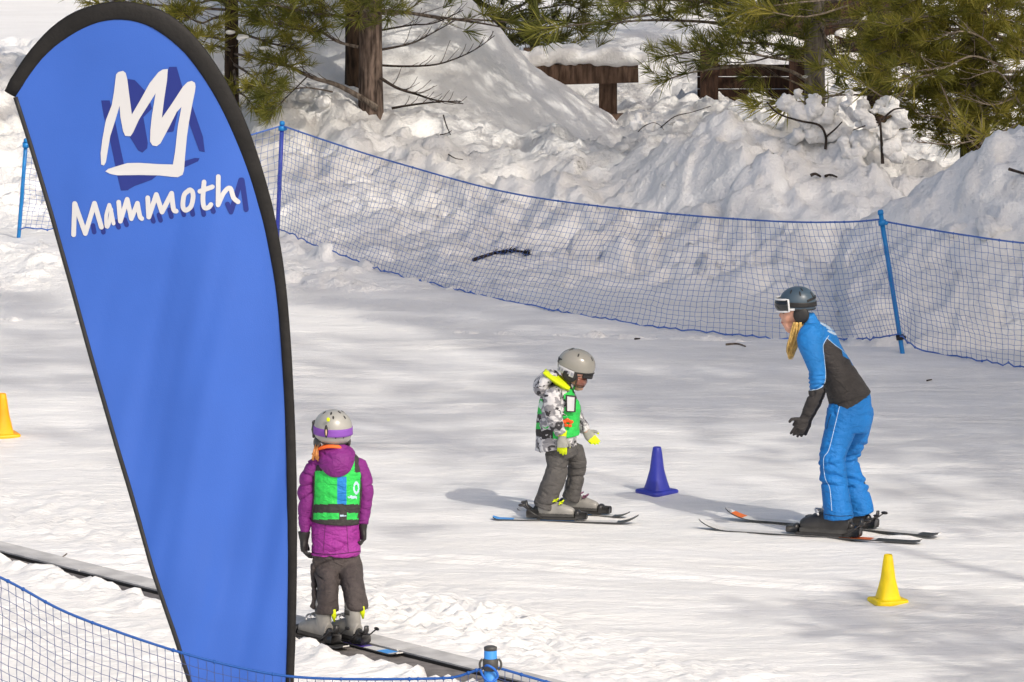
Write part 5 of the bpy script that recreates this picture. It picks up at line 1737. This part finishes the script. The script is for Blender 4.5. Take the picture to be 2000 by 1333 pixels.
pA.whorls(bA, 1.35, 9.5, .42, lambda t: 1.75 * (1 - t) + .25, 6, .02, needles=.35, twig_l=.5, twig_n=6, tuft_gap=.2, sc=1.4)
pA.finish(tA, M['twig'], M['needle_olive'])

# --- companion trunk just behind
d2 = 60.8
b2 = base_at(693, 165, d2)
t2 = thing('pine_tree', b2)
tag(t2, 'thinner dark pine trunk standing directly behind the bare reddish-brown trunk', 'tree', 'pines behind the snow bank')
trunk(t2, b2, W(690, -1900, d2), .078, .02, M['bark_dark'], 1.1, 5)
p2_ = Pine(22)
p2_.whorls(b2, .9, 7.0, .4, lambda t: 1.3 * (1 - t) + .25, 5, .016, needles=.35, twig_l=.45, twig_n=6, tuft_gap=.2, sc=1.4)
p2_.finish(t2, M['twig'], M['needle_olive'])

# --- tree E: leafy pine behind the banner
dE = 60.6
bE = base_at(452, 195, dE)
tE = thing('pine_tree', bE)
tag(tE, 'bushy olive pine whose boughs show just right of the banner top', 'tree', 'pines behind the snow bank')
trunk(tE, bE, W(452, -2300, dE), .055, .015, M['bark_dark'], 1.15, 9)
pE = Pine(23)
for pts in ([(450, 80), (400, 70, -.4), (360, 60, -.7), (325, 30, -.9)], [(452, 100), (420, 90, -.5), (395, 95, -.9), (372, 82, -1.1)], [(455, 60), (500, 75, -.4), (540, 88, -.6), (585, 96, -.8)],
            [(455, 105), (490, 112, -.4), (530, 125, -.7), (575, 132, -.9)], [(455, 30), (500, 35, -.5), (560, 55, -.8), (620, 62, -1.0)], [(452, 30), (420, 35, -.6), (390, 45, -.9), (350, 20, -1.1)],
            [(455, 125), (480, 140, -.5), (505, 160, -.8), (520, 178, -1.0)], [(452, 10), (420, 0, -.4), (380, 5, -.8), (330, -20, -1.0)], [(455, 0), (520, 10, -.5), (580, 25, -.8), (650, 30, -1.1)],
            [(450, 20), (300, 10, .2), (220, 0, .3), (160, -12, .4)], [(455, 130), (465, 175, -.3), (480, 190, -.5), (500, 215, -.6)]):
    limb(tE, pts, dE, .012, .005, M['twig'], pE, needles=.3, twig_l=.36, twig_n=15, tuft_gap=.065)
pE.whorls(bE, 1.6, 8.5, .4, lambda t: 1.4 * (1 - t) + .25, 6, .02, needles=.3, twig_l=.5, twig_n=6, tuft_gap=.2, sc=1.4)
pE.finish(tE, M['twig'], M['needle_yellow'])
snow_clumps(tE, [(W(452, 64, dE - .85), .035), (W(472, 75, dE - .9), .045), (W(515, 93, dE - .9), .035), (W(580, 74, dE - .9), .03)])

# --- tree D: small dark pine on the pile's far side
dD = 64.5
bD = base_at(1050, 130, dD)
tD = thing('pine_tree', bD)
tag(tD, 'small dark green pine behind the slope of the tall snow pile', 'tree', 'pines behind the snow bank')
trunk(tD, bD, W(1010, -700, dD), .05, .012, M['bark_dark'], 1.1, 4)
pD = Pine(24)
for pts in ([(1030, 60), (1060, 55, -.3), (1095, 50, -.4), (1140, 62, -.5)], [(1020, 30), (990, 35, -.3), (960, 20, -.4), (930, 5, -.4)], [(1030, 20), (1070, 15, -.3), (1110, 10, -.4), (1140, 25, -.4)],
            [(1020, 10), (1000, 15, -.4), (975, 40, -.6), (970, 50, -.7)], [(1025, 75), (1045, 90, -.4), (1070, 95, -.6), (1090, 100, -.7)], [(1020, 60), (1005, 70, -.4), (1000, 72, -.6), (1002, 78, -.7)]):
    limb(tD, pts, dD, .009, .004, M['twig_dark'], pD, needles=.15, twig_l=.34, twig_n=14, tuft_gap=.065)
pD.whorls(bD, .5, 3.0, .3, lambda t: .8 * (1 - t) + .2, 5, .012, needles=.25, twig_l=.4, twig_n=6, tuft_gap=.16)
pD.finish(tD, M['twig_dark'], M['needle_dark'])

# --- tree B: grey trunk behind the bank
dB = 58.6
bB = base_at(1592, 225, dB)
tB = thing('pine_tree', bB)
tag(tB, 'pine with a straight grey trunk and spreading boughs over the wooden rail', 'tree', 'pines behind the snow bank')
trunk(tB, bB, W(1588, -2500, dB), .082, .02, M['bark_grey'], 1.1, 2)
pB = Pine(25)
limb(tB, [(1580, 160), (1540, 138, -.3), (1480, 128, -.5), (1420, 132, -.6), (1350, 142, -.7), (1290, 160, -.8)], dB, .016, .005, M['twig_pale'], pB, needles=.7, twig_l=.35, twig_n=12)
limb(tB, [(1580, 60), (1500, 58, -.3), (1400, 45, -.5), (1300, 40, -.6), (1230, 42, -.6), (1190, 50, -.6)], dB, .017, .005, M['twig'], pB, needles=.25, twig_l=.42, twig_n=22, tuft_gap=.07)
limb(tB, [(1580, 30), (1500, 20, -.4), (1380, 5, -.6), (1280, 0, -.8), (1200, 5, -.9)], dB, .016, .005, M['twig'], pB, needles=.3, twig_l=.42, twig_n=20, tuft_gap=.08)
limb(tB, [(1580, 100), (1520, 88, -.4), (1440, 85, -.7), (1360, 100, -.9), (1290, 112, -1.0)], dB, .014, .005, M['twig'], pB, needles=.25, twig_l=.42, twig_n=20, tuft_gap=.065)
limb(tB, [(1580, 120), (1520, 115, -.5), (1460, 105, -.9), (1400, 105, -1.1)], dB, .013, .005, M['twig_pale'], pB, needles=.25, twig_l=.4, twig_n=16, tuft_gap=.065)
limb(tB, [(1580, 80), (1550, 70, -.5), (1500, 60, -.9), (1440, 65, -1.3)], dB, .013, .005, M['twig'], pB, needles=.2, twig_l=.4, twig_n=16, tuft_gap=.065)
limb(tB, [(1585, 40), (1560, 30, -.5), (1520, 30, -.9), (1470, 45, -1.2)], dB, .013, .005, M['twig'], pB, needles=.2, twig_l=.4, twig_n=14, tuft_gap=.065)
limb(tB, [(1600, 110), (1640, 108, -.2), (1680, 125, -.4), (1700, 150, -.5)], dB, .010, .004, M['twig'], pB, needles=.3, twig_l=.3, twig_n=12)
limb(tB, [(1585, 175), (1560, 165, -.3), (1520, 150, -.5), (1470, 155, -.6)], dB, .009, .003, M['twig_pale'], pB, needles=.9, twig_l=.3, twig_n=10)
limb(tB, [(1585, 12), (1500, -5, -.3), (1420, -10, -.6), (1330, 20, -.8)], dB, .013, .004, M['twig'], pB, needles=.3, twig_l=.4, twig_n=18, tuft_gap=.07)
pB.whorls(bB, 1.45, 9.0, .42, lambda t: 1.9 * (1 - t) + .25, 6, .02, needles=.35, twig_l=.5, twig_n=6, tuft_gap=.2, sc=1.4)
pB.finish(tB, M['twig'], M['needle_olive'])
snow_clumps(tB, [(W(1532, 78, dB - .5), .03), (W(1410, 38, dB - .6), .03), (W(1572, 150, dB - .2), .02), (W(1390, 30, dB - .6), .025)])

# --- dark trunk behind
d5 = 62.5
b5 = base_at(1718, 150, d5)
t5 = thing('pine_tree', b5)
tag(t5, 'dark brown pine trunk half hidden between the grey trunk and yellow-green pine', 'tree', 'pines behind the snow bank')
trunk(t5, b5, W(1716, -1900, d5), .10, .02, M['bark_dark'], 1.1, 6)
p5 = Pine(27)
for pts in ([(1710, 40), (1680, 60, -.4), (1660, 100, -.6), (1640, 130, -.7)], [(1720, 30), (1760, 40, -.5), (1790, 60, -.8), (1800, 90, -.9)]):
    limb(t5, pts, d5, .012, .005, M['twig_dark'], p5, needles=.3, twig_l=.4, twig_n=14, tuft_gap=.07)
p5.whorls(b5, .9, 7.5, .42, lambda t: 1.6 * (1 - t) + .25, 5, .018, needles=.35, twig_l=.5, twig_n=6, tuft_gap=.2, sc=1.4)
p5.finish(t5, M['twig_dark'], M['needle_dark'])

# --- tree C: sunlit yellow-green pine at the right
dC_ = 57.6
bC = base_at(1905, 300, dC_)
tC = thing('pine_tree', bC)
tag(tC, 'broad sunlit yellow-green pine with pale bare twigs in the upper right corner', 'tree', 'pines behind the snow bank')
trunk(tC, bC, W(1900, -2300, dC_), .11, .02, M['bark_dark'], 1.15, 3)
pC = Pine(26)
for pts in ([(1890, 60), (1830, 55, -.5), (1770, 62, -.8), (1700, 80, -1.0)], [(1890, 100), (1830, 95, -.5), (1760, 90, -.8), (1690, 120, -1.0)], [(1890, 30), (1820, 15, -.5), (1760, 10, -.7), (1690, 30, -.8)],
            [(1910, 60), (1950, 60, -.5), (1990, 70, -.8), (2040, 90, -1.0)], [(1910, 110), (1940, 115, -.5), (1980, 110, -.9), (2030, 130, -1.1)], [(1900, 80), (1890, 70, -.5), (1870, 65, -.9), (1840, 80, -1.3)],
            [(1900, 40), (1910, 30, -.5), (1930, 25, -.9), (1960, 40, -1.3)], [(1900, 130), (1880, 130, -.5), (1850, 135, -.9), (1810, 150, -1.2)], [(1890, 130), (1830, 130, -.3), (1780, 145, -.5), (1720, 170, -.7)],
            [(1905, 150), (1930, 160, -.4), (1960, 170, -.8), (2000, 180, -1.1)], [(1890, 10), (1850, -5, -.5), (1800, -5, -.9), (1750, 20, -1.1)], [(1910, 0), (1960, 0, -.4), (2000, 10, -.7), (2050, 30, -.9)],
            [(1895, 170), (1850, 175, -.4), (1810, 190, -.6), (1775, 215, -.8)], [(1895, 190), (1860, 205, -.4), (1830, 225, -.6), (1800, 250, -.8)], [(1905, 200), (1940, 205, -.4), (1970, 210, -.6), (2010, 225, -.8)],
            [(1900, 170), (1895, 165, -.5), (1890, 170, -.9), (1885, 190, -1.2)], [(1900, 210), (1905, 200, -.4), (1915, 210, -.8), (1930, 235, -1.1)], [(1895, 220), (1870, 215, -.4), (1850, 235, -.7), (1835, 265, -.9)], [(1905, 230), (1940, 240, -.4), (1970, 245, -.6), (2000, 250, -.8)], [(1900, 240), (1890, 250, -.4), (1885, 265, -.7), (1880, 285, -.9)], [(1890, 110), (1820, 120, -.6), (1760, 125, -1.0), (1720, 140, -1.3)], [(1890, 60), (1840, 35, -.8), (1790, 35, -1.2), (1740, 55, -1.5)], [(1910, 90), (1950, 85, -.7), (1985, 95, -1.1), (2020, 120, -1.4)]):
    limb(tC, pts, dC_, .012, .005, M['twig'], pC, needles=.2, twig_l=.40, twig_n=18, tuft_gap=.06)
for pts in ([(1990, 240, -.9), (1950, 262, -1.1), (1900, 255, -1.2), (1860, 215, -1.3), (1840, 170, -1.3)], [(1980, 250, -1.0), (1920, 270, -1.2), (1860, 282, -1.3), (1790, 278, -1.3)], [(1960, 130, -1.1), (1900, 110, -1.3), (1850, 130, -1.4), (1800, 138, -1.4), (1760, 150, -1.4)],
            [(1945, 100, -1.1), (1920, 75, -1.3), (1880, 62, -1.4), (1840, 70, -1.4)], [(2000, 180, -1.0), (1960, 200, -1.2), (1930, 205, -1.3), (1890, 190, -1.3)], [(1920, 300, -1.0), (1880, 260, -1.2), (1850, 235, -1.2), (1800, 225, -1.3)], [(1990, 200, -1.1), (1960, 150, -1.3), (1935, 140, -1.3), (1890, 155, -1.4)]):
    limb(tC, pts, dC_, .009, .003, M['twig_pale'], pC, needles=1.2, twig_l=.3, twig_n=12, up=.3)
pC.whorls(bC, .9, 9.0, .42, lambda t: 1.9 * (1 - t) + .25, 7, .02, needles=.3, twig_l=.5, twig_n=6, tuft_gap=.2, sc=1.4)
pC.finish(tC, M['twig_pale'], M['needle_yellow'])

# ------------------------------------------------------------------ pines outside the frame that shade the slope
def shade_pine(x, y, h, seed, r, label, z_low=2.2, n=6, m='needle_dark', tr=.15):
    zb = float(ground_z(np.array([x]), np.array([y]))[0])
    b = Vector((x, y, zb - .1))
    t = thing('pine_tree', b)
    tag(t, label, 'tree', 'tall pines at the side of the slope')
    trunk(t, b, b + Vector((0, 0, h)), tr, tr * .2, M['bark_red'], 1.2, seed)
    p = Pine(seed)
    p.whorls(b, z_low, h - .3, .62, lambda q: r * (1 - q) ** .8 + .3, n, .035, needles=.3, twig_l=.7, twig_n=9, tuft_gap=.22, sc=1.7)
    p.finish(t, M['twig'], M[m], L=.17, n=12, wd=.014)
SHADE = [(10.6, 37.5, 18, 2.5, 7.5, .12), (13.2, 34.5, 24, 2.7, 12, .12), (15.5, 33.5, 25, 3.0, 12, .15), (7.2, 44.8, 13, 2.2, 5.0, .14), (10.5, 42.0, 19, 2.6, 6.5, .15), (6.6, 49.5, 10, 2.0, 2.5, .14), (14.0, 41.0, 22, 2.8, 9, .16), (7.4, 34.4, 8.6, 1.15, 3.2, .05), (9.4, 33.6, 23, 2.2, 14.2, .07), (5.2, 32.0, 24, 1.9, 16.0, .06), (4.5, 50.8, 15.5, 1.6, 10.2, .09)]
for i, (x, y, h, r, zl, tr_) in enumerate(SHADE):
    shade_pine(x, y, h, 40 + i, r, 'tall pine beside the slope whose crown throws streaks of shade over the snow', zl, tr=tr_)

# ------------------------------------------------------------------ wooden rail fence behind the pile
dW = 63.2
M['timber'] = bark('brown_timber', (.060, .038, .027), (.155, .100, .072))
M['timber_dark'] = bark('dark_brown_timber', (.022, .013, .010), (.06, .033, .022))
rf = thing('wooden_rail', base_at(1185, 235, dW))
tag(rf, 'brown wooden rail with square posts and a snow cap, half buried behind the snow pile', 'railing')
def beam(x0, y0, x1, y1, h, dpt, d, m, root, name):
    a, b = W(x0, y0, d), W(x1, y1, d)
    ux = (b - a).normalized(); up = Vector((0, 0, 1)); fy = up.cross(ux).normalized(); up = ux.cross(fy)
    mb = MB(); box(mb, (a + b) / 2 - up * h / 2, ((b - a).length, dpt, h), [list(ux), list(fy), list(up)], bev=.008)
    return build(name, mb, m, root, smooth=False)
beam(1000, 128, 1246, 121, .168, .10, dW, M['timber'], rf, 'top_rail')
beam(1000, 228, 1380, 218, .10, .08, dW + .01, M['timber'], rf, 'lower_rail')
for bi in range(5):
    a, b = W(1362, 140 + bi * 24, dW + .35), W(1575, 136 + bi * 24, dW + .35)
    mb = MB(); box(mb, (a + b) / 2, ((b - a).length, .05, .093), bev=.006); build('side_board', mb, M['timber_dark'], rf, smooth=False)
for px in (1040, 1188, 1386, 1560):  # posts
    a = W(px, 122, dW); 
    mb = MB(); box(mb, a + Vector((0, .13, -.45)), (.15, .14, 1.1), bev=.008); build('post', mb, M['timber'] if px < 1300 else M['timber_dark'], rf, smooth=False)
mb = MB()
for i in range(24):
    x = 1005 + i * 10.2
    p = W(x, 121 - (x - 1005) * .026, dW)
    ball(mb, p + Vector((R.uniform(-.03, .03), .06, .02 + R.uniform(-.02, .03))), (R.uniform(.06, .12), .16, R.uniform(.045, .10)), seg=10, rings=6)
fuse('snow_cap', mb, .02, M['bank_snow'], rf, smooth=3, folds=lambda c: .03 * pnoise(c[:, 0] * 5, c[:, 1] * 5, c[:, 2] * 5) + .015 * pnoise(c[:, 0] * 14, c[:, 1] * 14, c[:, 2] * 14))
# snow mound behind the rail
def back_z(x, y):
    c = np.exp(-((x - 1.25) / 1.9) ** 2)
    z = .62 * c * sstep(63.5, 65.3, y) * sstep(72, 68, y) + .05 * (.5 - np.abs(pnoise(x * 2, y * 1.6))) * c
    return z - .05 + .0 * x
V, F = grid_mesh(np.arange(-3, 6.5, .07), np.arange(63.35, 72.5, .1), back_z)
tag(link('snow_mound', mesh_from('snow_mound', V, F), M['bank_snow']), kind='structure')

# ------------------------------------------------------------------ dark timber cabin far behind the grey trunk
dH = 67.0
hb = G(1640, 105); hb = Vector((W(1650, 0, dH).x, dH, 0))
cab = thing('cabin', hb)
tag(cab, 'dark timber cabin with snowy ledges seen between the grey trunk and the yellow-green pine', 'cabin')
x0, x1 = W(1500, 0, dH).x, W(1800, 0, dH).x
for i in range(14):
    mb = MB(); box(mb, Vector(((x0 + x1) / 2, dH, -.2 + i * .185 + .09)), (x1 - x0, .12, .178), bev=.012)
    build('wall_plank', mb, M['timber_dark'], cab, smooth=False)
mb = MB()
box(mb, Vector(((x0 + x1) / 2, dH + .9, 2.72)), (x1 - x0 + .5, 2.6, .14), bev=.02); build('roof', mb, M['timber_dark'], cab, smooth=False)
mb = MB(); box(mb, Vector(((x0 + x1) / 2, dH + 1.0, 1.1)), (x1 - x0 - .1, 1.8, 2.9)); build('core_wall', mb, M['timber_dark'], cab, smooth=False)
mb = MB(); box(mb, Vector(((x0 + x1) / 2, dH + .9, 2.93)), (x1 - x0 + .4, 2.5, .28), bev=.1); build('roof_snow', mb, M['bank_snow'], cab)
for (ax_, ay, w_) in ((1652, 62, .18), (1625, 75, .12), (1688, 30, .07), (1640, 105, .14)):
    mb = MB(); p = W(ax_, ay, dH - .12)
    box(mb, p + Vector((0, .02, -.05)), (w_ * 1.1, .14, .03), bev=.005); sh = build('ledge', mb, M['timber_dark'], cab, smooth=False)
    mb = MB(); ball(mb, p + Vector((0, 0, -.02)), (w_ * .55, .07, .05), seg=14, rings=8); build('ledge_snow', mb, M['bank_snow'], sh)

# ------------------------------------------------------------------ snow-laden shrubs on the bank crest
def shrub(lumps, stems, d, label, step=4):
    cx = sum(l[0] for l in lumps) / len(lumps)
    p0 = W(cx, 300, d); p0.z = bz(p0.x, d)
    t = thing('snow_covered_shrub', p0)
    tag(t, label, 'shrub', 'shrubs loaded with snow on the bank')
    s = scale_at(d)
    for a in range(0, len(lumps), step):
        mb = MB()
        for (x, y, r) in lumps[a:a + step]:
            o = R.uniform(-.06, .06)
            for q in range(7):
                rr = r * R.uniform(.35, .75)
                ball(mb, W(x + R.uniform(-.75, .75) * r, y + R.uniform(-.6, .7) * r, d + o + R.uniform(-.5, .5) * r / s), (rr / s, rr * .9 / s, rr * R.uniform(.6, 1) / s), seg=10, rings=7)
        sc_ = fuse('snow_cap', mb, .012, M['bank_snow'], t, smooth=1, folds=lambda c: .026 * pnoise(c[:, 0] * 9, c[:, 1] * 9, c[:, 2] * 9) + .016 * (np.abs(pnoise(c[:, 0] * 19, c[:, 1] * 19, c[:, 2] * 19)) - .25) + .009 * pnoise(c[:, 0] * 42, c[:, 1] * 42, c[:, 2] * 42))
        tag(sc_, kind='stuff')
    for pts, r0 in stems:
        mb = MB(); Q = catmull([list(W(x, y, d - .10)) for x, y in pts], 5)
        tube(mb, Q, list(np.linspace(r0, r0 * .5, len(Q))), 7); build('stem', mb, M['twig_dark'], t)
shrub([(1548, 200, 24), (1575, 218, 26), (1588, 190, 15), (1600, 232, 22), (1625, 235, 22), (1632, 205, 15), (1572, 232, 18), (1560, 183, 12), (1565, 255, 26), (1605, 262, 26), (1640, 262, 24)],
      [([(1612, 292), (1613, 268), (1600, 245), (1560, 236), (1520, 222), (1498, 200)], .011), ([(1613, 268), (1632, 252), (1645, 238)], .008)], 56.2,
      'snow-laden shrub with a bent dark stem in front of the grey pine trunk')
shrub([(1662, 194, 15), (1684, 205, 17), (1690, 232, 20), (1718, 200, 15), (1738, 205, 20), (1758, 228, 17), (1768, 240, 14), (1742, 250, 20), (1738, 285, 18), (1660, 188, 12), (1706, 215, 10), (1690, 268, 26), (1745, 300, 24), (1760, 268, 18), (1665, 290, 24)],
      [([(1724, 320), (1722, 280), (1719, 232)], .014), ([(1720, 238), (1690, 246), (1665, 255)], .007), ([(1722, 235), (1745, 215), (1765, 212)], .009)], 55.9,
      'snow-laden shrub with an upright dark stem, next to the yellow-green pine')
shrub([(1252, 236, 17), (1262, 245, 14), (1307, 240, 9)], [([(1246, 258), (1258, 247), (1276, 240), (1290, 246), (1296, 254)], .004), ([(1290, 250), (1318, 228), (1350, 220), (1388, 208)], .005)], 57.4,
      'low snow lump with dark bent twigs at the foot of the wooden rail', 2)

# loose snow clods on the bank
rsb = np.random.RandomState(77)
def clod(px, py, r, label=None):
    g = None
    for d in np.arange(51, 62, .08):
        p = W(px, py, d)
        if p.z < bz(p.x, p.y): g = p; break
    if g is None: return
    mb = MB()
    for q in range(4):
        ball(mb, g + Vector((R.uniform(-.5, .5) * r, R.uniform(-.4, .4) * r, R.uniform(-.35, .2) * r)), (r * R.uniform(.5, .95), r * .8, r * R.uniform(.3, .6)), seg=10, rings=7)
    o = fuse('snow_clod', mb, max(.012, r * .16), M['bank_snow'], None, g, smooth=2, folds=lambda c: .38 * r * pnoise(c[:, 0] * 9, c[:, 1] * 9, c[:, 2] * 9) + .22 * r * (np.abs(pnoise(c[:, 0] * 21, c[:, 1] * 21, c[:, 2] * 21)) - .25))
    return o
CL = [(640, 205, .12, 'rounded snow clod left of the reddish trunk foot'), (612, 192, .10, 'high snow clod at the far left end of the bank crest'), (780, 262, .10, 'snow clod on the bank below the dead twigs'),
      (985, 285, .11, 'snow clod below the middle of the tall pile'), (1070, 250, .07, 'small snow clod on the foot of the tall pile'), (1150, 280, .08, 'snow clod under the right end of the pile'), (1215, 285, .09, 'snow clod below the wooden rail post'),
      (1310, 275, .07, 'bright snow clod below the rail opening'), (1420, 205, .08, 'snow clod on the bank crest under the grey boughs'), (1400, 240, .06, 'small snow clod just below the bank crest'), (1870, 450, .10, 'snow clod above the right hand net rope'), (1940, 445, .12, 'large snow clod near the right edge above the net'), (1820, 310, .07, 'snow clod under the yellow-green pine')]
for x, y, r, lb in CL:
    o = clod(x, y, r)
    if o: tag(o, lb, 'snow clod', 'loose snow clods on the bank')

# ------------------------------------------------------------------ litter of twigs on the snow
def stick(pts_px, z, r, label, m, on_bank=False, name='twig'):
    P = []
    for (x, y) in pts_px:
        if on_bank:
            g = None
            for d in np.arange(50.6, 62, .05):
                p = W(x, y, d)
                if p.z < bz(p.x, p.y) + .01: g = p; break
            P.append(list((g if g is not None else W(x, y, 56)) + Vector((0, -.03, z))))
        else:
            p = G(x, y); p.z = float(ground_z(np.array([p.x]), np.array([p.y]))[0]) + z
            P.append(list(p))
    mb = MB(); Q = catmull(P, 4) if len(P) > 2 else np.array(P)
    tube(mb, Q, list(np.linspace(r, r * .6, len(Q))), 7)
    o = build(name, mb, m, None, P[0])
    tag(o, label, 'twig', 'twigs and bits of bark lying on the snow')
    return o, P
tw, P = stick([(925, 510), (950, 501), (975, 495), (1000, 492), (1034, 496)], .012, .014, 'long black fallen pine branch lying behind the net', M['twig_dark'], True, 'fallen_branch')
tw['category'] = 'branch'
pf = Pine(91)
for a in (2, 3, 4):
    for q in range(4):
        pf.tuft(np.array(P[a]) + np.array((R.uniform(-.06, .05), 0, .0)), np.array((1, R.uniform(-.3, .3), R.uniform(-.05, .15))), .45, .1)
pf.finish(tw, M['twig_dark'], mat('dead_black_needles', (.02, .019, .018), .8, .2), n=26)
stick([(1418, 677), (1440, 676), (1456, 680)], .006, .008, 'thin brown twig lying on the snow just below the net edge', M['twig'])
stick([(1240, 664), (1250, 662)], .006, .007, 'tiny dark bark chip on the snow between the child and the net', M['twig_dark'])
stick([(1810, 740), (1820, 739)], .006, .006, 'tiny dark bark chip on the snow right of the instructor', M['twig_dark'])
stick([(86, 1098), (108, 1094), (131, 1095)], .05, .006, 'grey twig lying across the conveyor rail', M['twig'])
stick([(866, 232), (872, 252), (880, 270)], .03, .006, 'dark twig poking from the bank below the pile', M['twig_dark'], True)
stick([(860, 270), (872, 268), (882, 262)], .03, .005, 'short bent twig beside the poking twig below the pile', M['twig_dark'], True)
stick([(876, 306), (890, 314), (904, 316)], .02, .005, 'small dark twig on the bank just above the net rope', M['twig_dark'], True)
stick([(1583, 346), (1592, 343), (1602, 348)], .015, .013, 'black knobbly bark piece in the hollow under the bent shrub', M['twig_dark'], True)
stick([(1612, 347), (1622, 345), (1634, 349)], .015, .011, 'short black bark strip in the hollow under the bent shrub', M['twig_dark'], True)
stick([(1970, 338), (1990, 344), (2010, 350)], .03, .012, 'dark pine sprig stub at the right edge on the shaded mound', M['twig_dark'], True)
